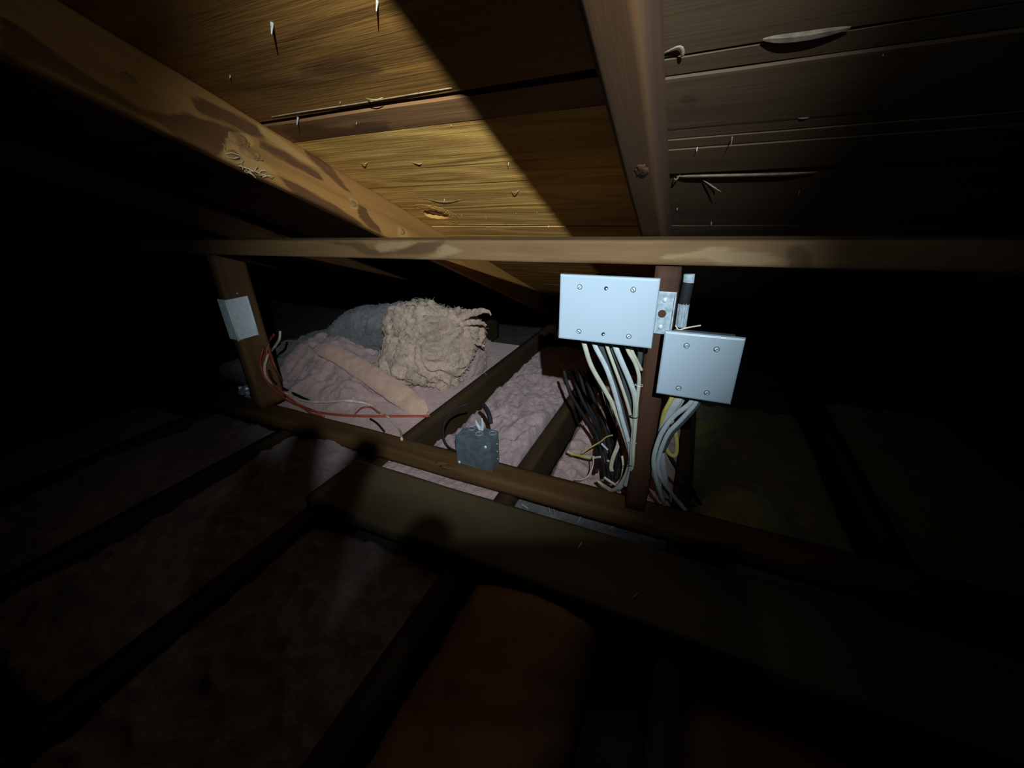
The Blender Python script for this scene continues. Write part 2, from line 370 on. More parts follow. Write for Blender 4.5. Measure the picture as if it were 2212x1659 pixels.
# grain ridges curling round the knot
for k in range(3):
    a0 = 1.30+0.22*k; P = []
    for i in range(19):
        a = -2.9+5.2*i/18
        P.append((KX+math.cos(a)*ra_*a0, KT+math.sin(a)*rb_*a0*1.15, -0.0006))
    link('grain_ridge', tube(P, 0.0011, 0.0006, sides=6, n=3, ref=Vector((0, 0, 1)), taper=lambda s: max(0.1, math.sin(math.pi*s))), M_boardL, ceil)
# right bay boards in view
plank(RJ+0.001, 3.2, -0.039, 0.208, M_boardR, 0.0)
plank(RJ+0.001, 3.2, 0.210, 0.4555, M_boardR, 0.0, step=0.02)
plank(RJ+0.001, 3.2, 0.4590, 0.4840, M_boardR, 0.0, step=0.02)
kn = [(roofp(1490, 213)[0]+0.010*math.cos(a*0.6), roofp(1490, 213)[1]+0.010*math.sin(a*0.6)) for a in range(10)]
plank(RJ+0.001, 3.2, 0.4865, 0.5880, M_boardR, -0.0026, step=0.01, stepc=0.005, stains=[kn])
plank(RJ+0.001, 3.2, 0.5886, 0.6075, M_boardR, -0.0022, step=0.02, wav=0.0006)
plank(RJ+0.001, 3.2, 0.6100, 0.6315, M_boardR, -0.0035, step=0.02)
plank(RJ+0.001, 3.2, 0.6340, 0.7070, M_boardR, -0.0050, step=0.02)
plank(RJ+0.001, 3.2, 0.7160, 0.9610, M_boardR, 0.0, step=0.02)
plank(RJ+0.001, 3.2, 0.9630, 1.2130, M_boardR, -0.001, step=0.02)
# splinters along the seams
def splinter(pxs, r0, r1, mat, drop=0.004, lab=None, n=NR):
    P = [(*roofp(x, y), -drop*k) for (x, y, k) in pxs]
    o = link('splinter', tube(P, r0, r1, sides=6, n=4, ref=Vector((0, 0, 1)), taper=lambda s: 1-0.75*abs(2*s-1)**3), mat, ceil)
    if lab: tag(o, lab)
splinter([(1462, 377, .6), (1500, 374, .9), (1600, 371, 1), (1700, 368, 1), (1765, 367, .6)], 0.0028, 0.0018, M_rawR, 0.005, 'long pale torn sliver along a board seam')
splinter([(1648, 82, .5), (1700, 76, 1), (1760, 68, 1), (1838, 55, .6)], 0.0062, 0.0020, M_rawR, 0.003, 'wide pale torn sliver on the upper board')
splinter([(1515, 385, .2), (1540, 392, 1.6), (1562, 395, 3)], 0.0012, 0.0008, M_rawR, 0.005)
splinter([(1517, 386, .2), (1545, 400, 1.2), (1552, 405, 2)], 0.0010, 0.0006, M_rawR, 0.003)
splinter([(1457, 382, .4), (1462, 378, 2), (1470, 372, 1)], 0.0015, 0.001, M_rawR, 0.004)
splinter([(1717, 253, .3), (1735, 250, 1), (1752, 250, .6)], 0.0011, 0.0008, M_rawR, 0.003)
splinter([(790, 210, .4), (812, 206, 1.6), (828, 204, 1)], 0.0014, 0.0009, M_raw, 0.004)
link('splinter', tube([(-0.68, 0.4485, -0.0004), (-0.60, 0.4475, -0.001), (-0.5, 0.4490, -0.0008), (-0.4, 0.4480, -0.001), (-0.33, 0.4490, -0.0004)], 0.0011, 0.0006, sides=6, n=4, ref=Vector((0, 0, 1))), M_raw, ceil)
splinter([(920, 429, .2), (960, 433, 1), (1000, 430, .3)], 0.0012, 0.0006, M_raw, 0.003)
splinter([(960, 486, .2), (1080, 484, .8), (1186, 485, .6)], 0.0013, 0.0009, M_raw, 0.002)
splinter([(885, 348, .2), (905, 351, 1), (912, 350, .5)], 0.0012, 0.0007, M_raw, 0.003)
splinter([(780, 352, .3), (787, 348, 1.4), (795, 349, .4)], 0.0011, 0.0007, M_raw, 0.004)
splinter([(1105, 412, .3), (1114, 410, 1.4), (1122, 408, .4)], 0.0014, 0.0007, M_raw, 0.004)
splinter([(1435, 112, .3), (1470, 94, 1), (1476, 110, 1.2), (1465, 120, .4)], 0.0018, 0.0010, M_rawR, 0.003)
# nail tips through the boards
for (x, y, L_, r_, m_) in [(588, 50, .014, .0022, M_nail), (643, 255, .013, .0016, M_nail), (815, 2, .012, .0018, M_nail), (1583, 290, .017, .0011, M_rawR), (1507, 314, .011, .0016, M_nail),
                          (960, 430, .010, .0015, M_nail), (1099, 350, .008, .0013, M_nail), (1537, 480, .008, .0013, M_nail), (1727, 412, .009, .0010, M_rawR), (1185, 487, .008, .0012, M_nail),
                          (1909, 112, .006, .0012, M_nail), (497, 163, .006, .0016, M_nail), (1463, 450, .006, .0010, M_nail), (1048, 499, .005, .0011, M_raw), (1115, 460, .006, .001, M_raw), (1160, 458, .005, .001, M_raw),
                          (1050, 470, .006, .0011, M_raw), (997, 464, .006, .001, M_raw), (975, 268, .005, .0011, M_nail), (820, 335, .004, .001, M_nail), (770, 262, .007, .001, M_nail), (735, 220, .005, .001, M_nail),
                          (1582, 516, .006, .0009, M_nail), (1684, 516, .006, .0009, M_nail), (1737, 518, .006, .0009, M_nail)]:
    X, t_ = roofp(x, y)
    bm = cyl(r_, L_, 8, r_*0.25); bmesh.ops.rotate(bm, verts=bm.verts, cent=(0, 0, 0), matrix=Matrix.Rotation(math.pi+random.uniform(-.15, .15), 3, 'X'))
    link('nail_tip', bm, m_, ceil, T(X, t_, -L_/2+0.002))

# ================================================================== RAFTERS (roof-local frame)
def rafter(xr, wd, d, t0, t1, mat, label, name='rafter', step=0.02, stepc=0.01, round_=0.003, stains=(), pales=(), face='side', wav=0.0):
    L_ = t1-t0
    bm = grid_box(L_, wd, d, step, round_=round_, seed=xr*13, stepc=stepc, wav=wav)
    # local x along the slope, local y = -X, local z = normal
    M = ROOFM @ Matrix(((0, -1, 0, xr-wd/2), (1, 0, 0, (t0+t1)/2), (0, 0, 1, -d/2-0.0005), (0, 0, 0, 1)))
    o = link(name, bm, mat, None, M, smooth=True); tag(o, label, 'rafter', 'roof rafters')
    return o
D2 = 0.0885
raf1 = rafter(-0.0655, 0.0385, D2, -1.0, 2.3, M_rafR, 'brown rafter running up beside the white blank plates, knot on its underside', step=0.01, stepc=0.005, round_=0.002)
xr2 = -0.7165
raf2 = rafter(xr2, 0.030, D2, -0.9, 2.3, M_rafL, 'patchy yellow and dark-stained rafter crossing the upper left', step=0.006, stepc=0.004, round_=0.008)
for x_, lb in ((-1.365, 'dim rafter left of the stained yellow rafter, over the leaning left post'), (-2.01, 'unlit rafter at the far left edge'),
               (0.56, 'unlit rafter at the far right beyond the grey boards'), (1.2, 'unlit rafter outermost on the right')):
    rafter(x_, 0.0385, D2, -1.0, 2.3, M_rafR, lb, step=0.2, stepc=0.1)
# stains on the side face of the yellow rafter: outlines taken to (t, n)
def side(px, py, X=xr2):
    r = ray(px, py); q = r*(X/r.x); return q.dot(SD), q.dot(NV)-NR
def sp_(*pts): return [side(x, y) for x, y in pts]
st = [sp_((0, 28), (60, 70), (130, 118), (200, 170), (250, 200), (300, 228), (345, 245), (368, 250), (395, 240), (430, 255), (470, 262), (520, 285), (530, 300), (495, 310), (470, 335), (440, 330), (390, 305), (345, 265), (280, 235), (220, 205), (180, 190), (120, 160), (60, 130), (0, 118)),
      sp_((405, 202), (440, 215), (500, 240), (560, 275), (575, 300), (530, 290), (480, 262), (430, 240)),
      sp_((560, 300), (610, 325), (650, 350), (690, 372), (700, 392), (640, 362), (590, 335), (560, 315)),
      sp_((655, 305), (690, 335), (720, 365), (745, 400), (760, 418), (745, 412), (700, 370), (660, 332)),
      sp_((600, 380), (660, 405), (720, 440), (765, 470), (790, 490), (830, 510), (815, 516), (760, 488), (700, 455), (640, 420)),
      sp_((770, 440), (790, 450), (800, 470), (820, 490), (825, 505), (800, 490), (775, 468))]
pl = [sp_((488, 300), (505, 287), (530, 285), (548, 300), (545, 315), (520, 330), (560, 345), (600, 375), (560, 370), (500, 352), (480, 340)),
      sp_((755, 425), (770, 432), (775, 450), (760, 452)), sp_((860, 490), (875, 495), (885, 510), (870, 516), (858, 508)), sp_((265, 162), (280, 160), (290, 170), (275, 176)),
      sp_((555, 265), (600, 295), (650, 330), (690, 365), (650, 345), (600, 312), (560, 285))]
paint(raf2, 'stain', st, lambda c: (c.x+0.7, c.z-D2/2), 0.006, lambda c: c.y < 0.003)
paint(raf2, 'pale', pl, lambda c: (c.x+0.7, c.z-D2/2), 0.005, lambda c: c.y < 0.003)
# knots and frayed bits standing proud on the rafter
def knot_on_rafter(px, py, rx, rz, par, Xf, mat):
    t_, n_ = side(px, py, Xf)
    bm = bmesh.new(); bmesh.ops.create_icosphere(bm, subdivisions=4, radius=1)
    for v in bm.verts:
        d = 1+0.25*fr(v.co, 2.2); v.co = Vector((v.co.x*rx*d, v.co.y*0.0016*d, v.co.z*rz*d))
    loc = par.matrix_world.inverted() @ (ROOFM @ Vector((Xf, t_, n_)))
    return link('knot', bm, mat, par, T(*loc), smooth=True)
M_knotw = wood('pale_knot_wood', (0.34, 0.215, 0.085), (0.22, 0.12, 0.045), (0.10, 0.05, 0.02), (0.4, 0.3, 0.15), rings=14, stretch=2, grain=6, bump=0.9)
bpy.context.view_layer.update()
for (x, y, a, b_) in ((516, 302, .017, .010), (543, 332, .020, .008), (763, 440, .010, .007), (868, 500, .012, .008), (278, 168, .008, .005), (505, 335, .010, .007)):
    knot_on_rafter(x, y, a, b_, raf2, xr2, M_knotw)
for k in range(16):
    x, y = random.uniform(480, 570), 0; y = 325+(x-480)*0.62+random.uniform(0, 22)
    t_, n_ = side(x, y); inv = raf2.matrix_world.inverted(); n_ = max(n_, -D2)
    P = []
    a = random.uniform(0, 6.28); q = Vector((xr2+0.001, t_, n_))
    for i in range(4):
        P.append(inv @ (ROOFM @ q)); q = q + Vector((0.0022, math.cos(a)*0.007, math.sin(a)*0.004)); a += random.uniform(-.9, .9)
    link('frayed_fibre', tube(P, 0.0008, 0.0004, sides=5, n=2), M_raw, raf2)
# knot on the underside of the brown rafter
X_, t_ = roofp(1387, 369, NR-D2)
bm = bmesh.new(); bmesh.ops.create_icosphere(bm, subdivisions=4, radius=1)
for v in bm.verts:
    d = 1+0.3*fr(v.co, 2.0); v.co = Vector((v.co.x*0.016*d, v.co.y*0.008*d, v.co.z*0.002*d))
loc = raf1.matrix_world.inverted() @ (ROOFM @ Vector((X_, t_, -D2)))
link('knot', bm, M_rafR, raf1, T(*loc), smooth=True)

# ================================================================== HEADER, POSTS, FLOOR TIMBERS
tilt = math.atan(0.0115)
def header_front(px, py): q = at_y(px, py, 0.70); return q.x, q.z
bm = grid_box(3.9, 0.089, 0.0385, 0.012, round_=0.003, stepc=0.004, seed=3)
head = link('header_beam', bm, M_head, None, T(0.1, 0.70+0.0445, Z0-0.0525-0.0192+0.0012) @ Matrix.Rotation(-tilt, 4, 'Y'), smooth=True)
tag(head, 'tan horizontal header board under the rafters, pale worn patch near its right end', 'beam')
hz = lambda c: (c.x+0.1, c.z+Z0-Z0-0.0705+c.x*0.0115)
hp = lambda *pts: [header_front(*p) for p in pts]
paint(head, 'stain', [hp((700, 522), (780, 522), (800, 540), (850, 545), (900, 525), (965, 520), (950, 545), (905, 552), (850, 550), (790, 552), (760, 535)), hp((1700, 530), (1745, 528), (1760, 585), (1705, 585)), hp((1170, 560), (1300, 563), (1500, 572), (1300, 572))],
      lambda c: (c.x+0.1, c.z-0.0705+c.x*0.0115), 0.006, lambda c: c.y < -0.03)
paint(head, 'pale', [hp((1530, 532), (1600, 540), (1660, 545), (1700, 568), (1640, 575), (1560, 574), (1520, 560), (1440, 562), (1430, 552), (1500, 548)), hp((820, 522), (900, 524), (880, 534), (820, 545), (810, 530)), hp((960, 526), (1000, 540), (960, 560), (900, 560), (940, 545))],
      lambda c: (c.x+0.1, c.z-0.0705+c.x*0.0115), 0.010, lambda c: c.y < -0.03)

ZT = -0.600; ZB = -0.638                       # top and underside of the floor plate (eye-relative)
def post(x0, x1, y0, y1, ztop, zbot, mat, label, sh=0.0):
    L_ = ztop-zbot
    bm = grid_box(L_, x1-x0, y1-y0, 0.02, round_=0.003, stepc=0.01, seed=x0*7)
    M = T((x0+x1)/2, (y0+y1)/2, (ztop+zbot)/2+Z0) @ Matrix(((0, 1, 0, 0), (0, 0, 1, 0), (1, 0, 0, 0), (0, 0, 0, 1)))
    o = link('support_post', bm, mat, None, M, smooth=True); tag(o, label, 'post'); return o
postR = post(-0.0632, -0.0225, 0.701, 0.789, -0.0935, ZT, M_post, 'reddish-brown upright post carrying the two white-plated boxes')
postL = post(-1.289, -1.250, 0.701, 0.789, -0.1065, ZT, M_postL, 'dim brown upright post at left with the shiny nail plate')

def lumber_x(name, x0, x1, y0, y1, z0, z1, mat, label, cat, step=0.02, stepc=0.01, round_=0.003, wav=0.0):
    bm = grid_box(x1-x0, y1-y0, z1-z0, step, round_=round_, stepc=stepc, seed=y0*19, wav=wav)
    o = link(name, bm, mat, None, T((x0+x1)/2, (y0+y1)/2, (z0+z1)/2+Z0), smooth=True); tag(o, label, cat); return o
def lumber_y(name, x0, x1, y0, y1, z0, z1, mat, label, cat):
    bm = grid_box(y1-y0, x1-x0, z1-z0, 0.03, round_=0.002, stepc=0.02, seed=x0*19)
    M = T((x0+x1)/2, (y0+y1)/2, (z0+z1)/2+Z0) @ Matrix(((0, -1, 0, 0), (1, 0, 0, 0), (0, 0, 1, 0), (0, 0, 0, 1)))
    o = link(name, bm, mat, None, M, smooth=True); tag(o, label, cat); return o
plateA = lumber_x('sole_plate', -2.6, 2.4, 0.677, 0.745, ZB, ZT, M_plate, 'orange-brown plate lying flat under the posts and the small grey box', 'beam')
for i, (px, py) in enumerate(((955, 1000), (965, 1008))):
    p_ = at_z(px, py, ZT); bm = bmesh.new(); bmesh.ops.create_icosphere(bm, subdivisions=3, radius=1)
    for v in bm.verts: v.co = Vector((v.co.x*0.018, v.co.y*0.009, v.co.z*0.0022))*(1+0.3*fr(v.co, 2))
    link('knot', bm, M_plate, plateA, T(p_.x, p_.y+0.005*i, p_.z+Z0) if False else Matrix.Translation(Vector((p_.x, p_.y, p_.z+Z0))-plateA.location), smooth=True)
walk = lumber_x('walk_board', -0.745, 2.2, 0.449, 0.6125, ZB, ZT-0.001, M_walk, 'wide dusty flat board in front of the plate, hand shadow across it', 'board', round_=0.004)
jx = [(-1.94, 'joist outermost on the left, unlit'), (-1.545, 'joist second from the left, unlit'), (-1.15, 'dark joist by the foot of the left post'), (-0.755, 'wide-looking brown joist between the insulation pile and the small grey box'),
      (-0.360, 'brown joist right of the small grey box, against pink insulation'), (0.035, 'joist running under the foot of the right post'), (0.43, 'joist right of the right post by the yellow insulation'), (0.825, 'unlit joist right of the yellow insulation'), (1.22, 'unlit joist outermost on the right')]
for x_, lb in jx: lumber_y('ceiling_joist', x_, x_+0.038, -1.55, 2.2 if x_ != -0.360 else 2.2, -0.778, ZB, M_joist, lb, 'joist')['group'] = 'ceiling joists'

# ================================================================== INSULATION
def bump_field(x, y, seed, a1, a2, a3):
    v = Vector((x, y, seed))
    n1 = noise.noise(v*7.0); n2 = noise.noise(v*19.0+Vector((3, 1, 0))); n3 = noise.fractal(v*48.0, 0.8, 2.1, 3)
    return a1*n1 + a2*(1-abs(n2)*2.2) + a3*n3
def batt(x0, x1, y0, y1, zf, mat, label, seed=0.0, res=0.006, amps=(0.02, 0.010, 0.004), name='insulation_batt', zb=-0.776, kind=None, edge=0.02, crown=0.012):
    nx, ny = max(4, int((x1-x0)/res)), max(4, int((y1-y0)/res)); bm = bmesh.new(); g = []
    for j in range(ny+1):
        row = []
        for i in range(nx+1):
            x = x0+(x1-x0)*i/nx; y = y0+(y1-y0)*j/ny
            ex = min(x-x0, x1-x, y-y0, y1-y); e = min(1, ex/edge); e = math.sqrt(max(0, 1-(1-e)**2))
            z = zf(x, y)+bump_field(x, y, seed, *amps)*(0.35+0.65*e)-crown*(1-e)
            dx = 0.004*noise.noise(Vector((x*40, y*40, seed+9))) if 0 < i < nx else 0
            dy = 0.004*noise.noise(Vector((x*40, y*40, seed+19))) if 0 < j < ny else 0
            row.append(bm.verts.new((x+dx, y+dy, z+Z0)))
        g.append(row)
    for a, b_ in zip(g, g[1:]):
        for i in range(nx): bm.faces.new((a[i], a[i+1], b_[i+1], b_[i]))
    rim = g[0][:] + [r[-1] for r in g[1:]] + g[-1][-2::-1] + [r[0] for r in g[-2:0:-1]]
    low = [bm.verts.new((v.co.x, v.co.y, zb+Z0)) for v in rim]
    for i in range(len(rim)): bm.faces.new((rim[i-1], low[i-1], low[i], rim[i]))
    bm.faces.new(low); bmesh.ops.recalc_face_normals(bm, faces=bm.faces)
    o = link(name, bm, mat, None, None, smooth=True); tag(o, label, 'insulation'); return o
def clampf(v, a, b_): return max(a, min(b_, v))
def bay2(x, y):
    k = clampf((x+0.705)/0.085, 0, 1); k = k*k*(3-2*k)
    return -0.775+0.115*k+0.045*clampf((x+0.62)/0.2, 0, 1)*math.exp(-((y-1.0)/0.25)**2)+0.02*clampf((y-1.1)/0.4, 0, 1)
# bay between joists behind the plate
batt(-0.716, -0.361, 0.750, 1.75, lambda x, y: bay2(x, y), M_pink2, 'lumpy pink insulation between the two brown joists, right of the small grey box', 1.3, res=0.0042, amps=(0.030, 0.014, 0.009), crown=0.004)
batt(-0.321, 0.034, 0.750, 1.6, lambda x, y: -0.775+0.105*clampf((x+0.318)/0.05, 0, 1), M_pink, 'pink insulation behind the tangle of cable ends', 4.1, res=0.006, amps=(0.018, 0.014, 0.005))
batt(0.074, 0.429, 0.750, 1.6, lambda x, y: -0.735+0.13*math.exp(-((x-0.19)**2/0.012+(y-0.84)**2/0.02)), M_yelf, 'yellow insulation on the floor right of the right post', 6.6, res=0.01)
batt(0.469, 0.824, 0.750, 1.6, lambda x, y: -0.66, M_yelf, 'dim yellow insulation in the next bay to the right', 8.6, res=0.02)
# blanket left of the wide joist
def blank(x, y):
    l = clampf((-0.80-x)/0.55, 0, 1)
    z = -0.665+0.155*l*clampf((y-0.80)/0.25, 0.0, 1)
    z += 0.035*math.exp(-((x+1.08)**2+(y-0.98)**2)/0.008)
    return z
batt(-1.50, -0.757, 0.750, 1.72, blank, M_pink, 'large pink insulation blanket heaped beside the left post', 2.2, res=0.0050, amps=(0.042, 0.014, 0.0060), edge=0.03, zb=-0.636)
batt(-1.74, -1.51, 0.86, 1.5, lambda x, y: -0.56, M_greyf, 'grey insulation lump left of the left post', 9.2, res=0.008, zb=-0.636)
# front bays
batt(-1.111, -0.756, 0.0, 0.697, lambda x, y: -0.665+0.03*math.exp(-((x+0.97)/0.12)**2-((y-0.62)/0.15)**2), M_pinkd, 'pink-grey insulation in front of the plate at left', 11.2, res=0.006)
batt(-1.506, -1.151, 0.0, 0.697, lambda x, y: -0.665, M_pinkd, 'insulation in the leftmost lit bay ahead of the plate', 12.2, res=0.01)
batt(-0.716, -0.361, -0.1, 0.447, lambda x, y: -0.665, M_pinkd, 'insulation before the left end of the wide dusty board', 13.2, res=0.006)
batt(-0.716, -0.361, 0.6140, 0.7450, lambda x, y: -0.648, M_pink, 'strip of pink insulation showing through the slot between plate and board', 14.1, res=0.003, amps=(0.004, 0.005, 0.005), zb=-0.776, edge=0.006, crown=0.004)
batt(-0.321, 0.034, 0.6140, 0.7450, lambda x, y: -0.672, M_greyf, 'dark grimy insulation showing in the slot between plate and board', 15.3, res=0.004, amps=(0.006, 0.006, 0.005), zb=-0.776, edge=0.006, crown=0.004)
# brown paper faced batt in the front bay
def kz(x, y): return -0.66+0.055*math.sqrt(max(0, 1-((x+0.17)/0.125)**2)) if abs(x+0.17) < 0.125 else -0.66
batt(-0.300, -0.055, -0.2, 0.446, kz, M_kraft, 'bulging brown paper-faced insulation batt in the dim foreground', 21.0, res=0.006, amps=(0.010, 0.002, 0.0008), edge=0.05, crown=0.03)
batt(0.075, 0.429, -0.2, 0.446, lambda x, y: -0.69, M_kraft, 'brown paper-faced insulation in the dim bay at lower right', 22.0, res=0.012, amps=(0.014, 0.002, 0.001), edge=0.05, crown=0.03)
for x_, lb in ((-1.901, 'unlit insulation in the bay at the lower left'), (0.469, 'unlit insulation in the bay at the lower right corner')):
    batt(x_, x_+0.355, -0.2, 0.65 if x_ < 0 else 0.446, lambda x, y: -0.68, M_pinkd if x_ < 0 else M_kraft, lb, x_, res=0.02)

def chunk(name, c, dims, rot, mat, label, seed, p=3.2, sub=6, amp=0.03, ridge=0.012, swirl=(3, 3, 9), fibres=0):
    bm = bmesh.new(); bmesh.ops.create_icosphere(bm, subdivisions=sub, radius=1)
    for v in bm.verts:
        u = v.co.normalized(); s = (abs(u.x)**p+abs(u.y)**p+abs(u.z)**p)**(-1/p)
        q = Vector((u.x*s*dims[0], u.y*s*dims[1], u.z*s*dims[2]))
        w_ = Vector((q.x*swirl[0], q.y*swirl[1], q.z*swirl[2]))+Vector((seed, 0, 0))
        wob = Vector((noise.noise(q*5+Vector((seed, 5, 1))), noise.noise(q*5+Vector((seed, 9, 4))), noise.noise(q*5+Vector((seed, 2, 8)))))
        f_ = noise.noise((w_+wob*3.0)*1.5); r1 = 1-abs(f_)*3.0; r1 = r1 if r1 > -0.5 else -0.5-(r1+0.5)*0.3
        r2 = noise.noise((w_*Vector((2.2, 2.2, 1.2)) if False else Vector((w_.x*2.4, w_.y*2.4, w_.z*1.3)))+wob*4)
        k = amp*noise.noise(q*7+Vector((0, seed, 0))) + ridge*r1 + ridge*0.7*r2 + 0.006*noise.fractal(q*55, 0.7, 2, 3)
        v.co = q+u*k
    M = T(c[0], c[1], c[2]+Z0) @ rot
    src = [(v.co.copy(), v.normal.copy()) for v in bm.verts]
    o = link(name, bm, mat, None, M, smooth=True); tag(o, label, 'insulation')
    if fibres:
        rnd = random.Random(int(seed*10)); fb = bmesh.new()
        for _ in range(fibres):
            q, n = rnd.choice(src); n = q.normalized(); a = Vector((rnd.uniform(-1, 1), rnd.uniform(-1, 1), rnd.uniform(-1, 1))).cross(n).normalized()
            L_ = rnd.uniform(0.008, 0.026); k = rnd.uniform(0.15, 0.7)
            P = [q-n*0.003, q+n*L_*0.35*k+a*L_*0.4, q+n*L_*0.7*k+a*L_*0.7+Vector((0, 0, rnd.uniform(-.006, .006))), q+n*L_*k*0.6+a*L_]
            tube(P, rnd.uniform(0.0006, 0.0016), 0.0006, sides=4, n=2, bm=fb, taper=lambda s: 1-0.8*s)
        tag(link('loose_fibres', fb, mat, o, smooth=True), kind='stuff')
    return o
def Rz(a): return Matrix.Rotation(math.radians(a), 4, 'Z')
def Rx(a): return Matrix.Rotation(math.radians(a), 4, 'X')
def Ry(a): return Matrix.Rotation(math.radians(a), 4, 'Y')
c1 = chunk('insulation_chunk', (-0.922, 1.22, -0.505), (0.165, 0.12, 0.158), Rz(20) @ Rx(-10) @ Ry(12), M_tan, 'large tan tuft of folded insulation standing on top of the pile', 3.1, p=3.8, amp=0.055, ridge=0.020, swirl=(15, 15, 6), fibres=1100)
bpy.context.view_layer.update()
for pts_, r_ in ((((985, 690, 1.22), (1020, 676, 1.21), (1045, 672, 1.20), (1062, 680, 1.20)), .018), (((995, 700, 1.22), (1030, 696, 1.21), (1052, 702, 1.20)), .014), (((880, 668, 1.13), (892, 657, 1.13), (912, 662, 1.13)), .006), (((990, 730, 1.22), (1025, 740, 1.21), (1048, 748, 1.2)), .014)):
    P = [c1.matrix_world.inverted() @ W(at_y(*p)) for p in pts_]
    b_ = tube(P, r_, r_*0.6, sides=12, n=10, taper=lambda s: 1-0.8*s)
    for v in b_.verts: v.co += Vector((noise.noise(v.co*60), noise.noise(v.co*60+Vector((7, 7, 7))), noise.noise(v.co*60+Vector((3, 9, 1)))))*0.006
    link('torn_flap', b_, M_tan, c1, smooth=True)
chunk('insulation_chunk', (-1.31, 1.32, -0.485), (0.20, 0.16, 0.085), Rz(14) @ Ry(-14), M_greyf, 'sooty dark grey insulation lying behind the smooth pink strip', 5.7, p=2.6, amp=0.03, ridge=0.008, fibres=150)
chunk('insulation_chunk', (-0.795, 1.30, -0.525), (0.042, 0.09, 0.135), Rz(-6), M_pink, 'upright pink insulation edge right of the tan tuft', 7.7, p=2.6, amp=0.02, ridge=0.006, sub=5, fibres=80)
# smooth pink strip across the pile
P = [at_y(680, 750, 1.03), at_y(722, 764, 1.02), at_y(780, 797, 1.00), at_y(840, 837, 0.975), at_y(890, 870, 0.955), at_y(922, 893, 0.94)]
P = [W(p) for p in P]
bm = tube(P, 0.036, 0.012, sides=36, n=18, ref=Vector((0.15, -0.62, 0.78)), taper=lambda s: (0.72+0.38*math.sin(math.pi*min(1, s*0.85)))*min(1, 0.35+6*(1-s), 0.5+6*s))
for v in bm.verts: v.co += Vector((0.3, -0.6, 0.6))*(0.010*noise.noise(v.co*13)+0.004*noise.noise(v.co*37)) + Vector((0.5, 0.2, 0.3))*0.006*noise.noise(v.co*22+Vector((4, 4, 4)))
tag(link('insulation_strip', bm, M_smoothp, None, None, smooth=True), 'smooth salmon-pink insulation strip slanting across the pile', 'insulation')
# crinkled plastic left of the left post
bm = bmesh.new(); bmesh.ops.create_grid(bm, x_segments=24, y_segments=24, size=0.03)
for v in bm.verts: v.co.z += 0.014*noise.noise(v.co*60)+0.01*noise.noise(v.co*25)
bmesh.ops.solidify(bm, geom=bm.faces[:], thickness=0.0006)
p_ = W(at_y(527, 848, 0.80)); tag(link('plastic_scrap', bm, M_film, None, T(*p_) @ Rx(50) @ Rz(20)), 'shiny crumpled plastic scrap left of the left post', 'plastic')

# ================================================================== ELECTRICAL BOXES
def face_M(): return None
def blank_plate(name_, c, wd, ht, label, screws, holes, body, bodycol, ang=0.0):
    """c = lower-left..., plate centre eye-relative, lies in a plane of constant y facing the camera"""
    root = empty(name_, T(c[0], c[1], c[2]+Z0) @ Matrix.Rotation(ang, 4, 'Y')); tag(root, label, 'electrical box')
    bm = bmesh.new()
    # dished plate: bevelled rim
    rings = [(0, 0.0065), (0.0006, 0.0012), (0.0016, 0.0), (0.0034, -0.0006)]
    vs = []
    for ins, yy in rings:
        vs.append([bm.verts.new((sx*(wd/2-ins), yy, sz*(ht/2-ins))) for sx, sz in ((-1, -1), (1, -1), (1, 1), (-1, 1))])
    for a, b_ in zip(vs, vs[1:]):
        for i in range(4): bm.faces.new((a[i-1], a[i], b_[i], b_[i-1]))
    bm.faces.new(vs[-1]); bm.faces.new(list(reversed(vs[0]))); bmesh.ops.recalc_face_normals(bm, faces=bm.faces)
    bmesh.ops.bevel(bm, geom=[e for e in bm.edges if e.verts[0] in vs[2] and e.verts[1] in vs[2]], offset=0.0008, segments=2, affect='EDGES')
    link('cover_plate', bm, M_white, root)
    for (x, z) in screws:
        s = cyl(0.0036, 0.0016, 20, 0.0030); bmesh.ops.rotate(s, verts=s.verts, cent=(0, 0, 0), matrix=Matrix.Rotation(math.pi/2, 3, 'X'))
        so = link('screw', s, M_screw, root, T(x, -0.0020, z))
        k = box(-0.0028, 0.0028, -0.0003, 0.0004, -0.00045, 0.00045); a_ = random.uniform(0, 3)
        link('screw_slot', k, M_hole, so, T(0, -0.0010, 0) @ Matrix.Rotation(a_, 4, 'Y'))
        rg = bmesh.new(); bmesh.ops.create_cone(rg, cap_ends=False, segments=20, radius1=0.0044, radius2=0.0036, depth=0.0008); bmesh.ops.rotate(rg, verts=rg.verts, cent=(0, 0, 0), matrix=Matrix.Rotation(math.pi/2, 3, 'X'))
        link('screw_rim', rg, M_hole, so, T(0, 0.0006, 0))
    for (x, z) in holes:
        s = cyl(0.0030, 0.0012, 20); bmesh.ops.rotate(s, verts=s.verts, cent=(0, 0, 0), matrix=Matrix.Rotation(math.pi/2, 3, 'X'))
        link('screw_hole', s, M_hole, root, T(x, -0.0012, z))
        g_ = bmesh.new(); bmesh.ops.create_uvsphere(g_, u_segments=10, v_segments=6, radius=0.0016)
        link('thread_glint', g_, M_screw, root, T(x+0.0008, -0.0014, z-0.0008))
    x0, x1, z0, z1, y1 = body
    link('box_body', box(x0, x1, 0.006, y1, z0, z1, 0.003), bodycol, root)
    return root
YP = 0.650
def onplate(px, py, c): q = at_y(px, py, YP-0.002); return (q.x-c[0], q.z-c[2])
c1_ = ((-0.210-0.048)/2, YP, (-0.105-0.2185)/2)
tl, tr, br, bl = [at_y(*p, YP) for p in ((1208, 592), (1424, 602), (1408, 753), (1208, 733))]
c1_ = Vector(((tl.x+tr.x+br.x+bl.x)/4, YP, (tl.z+tr.z+br.z+bl.z)/4))
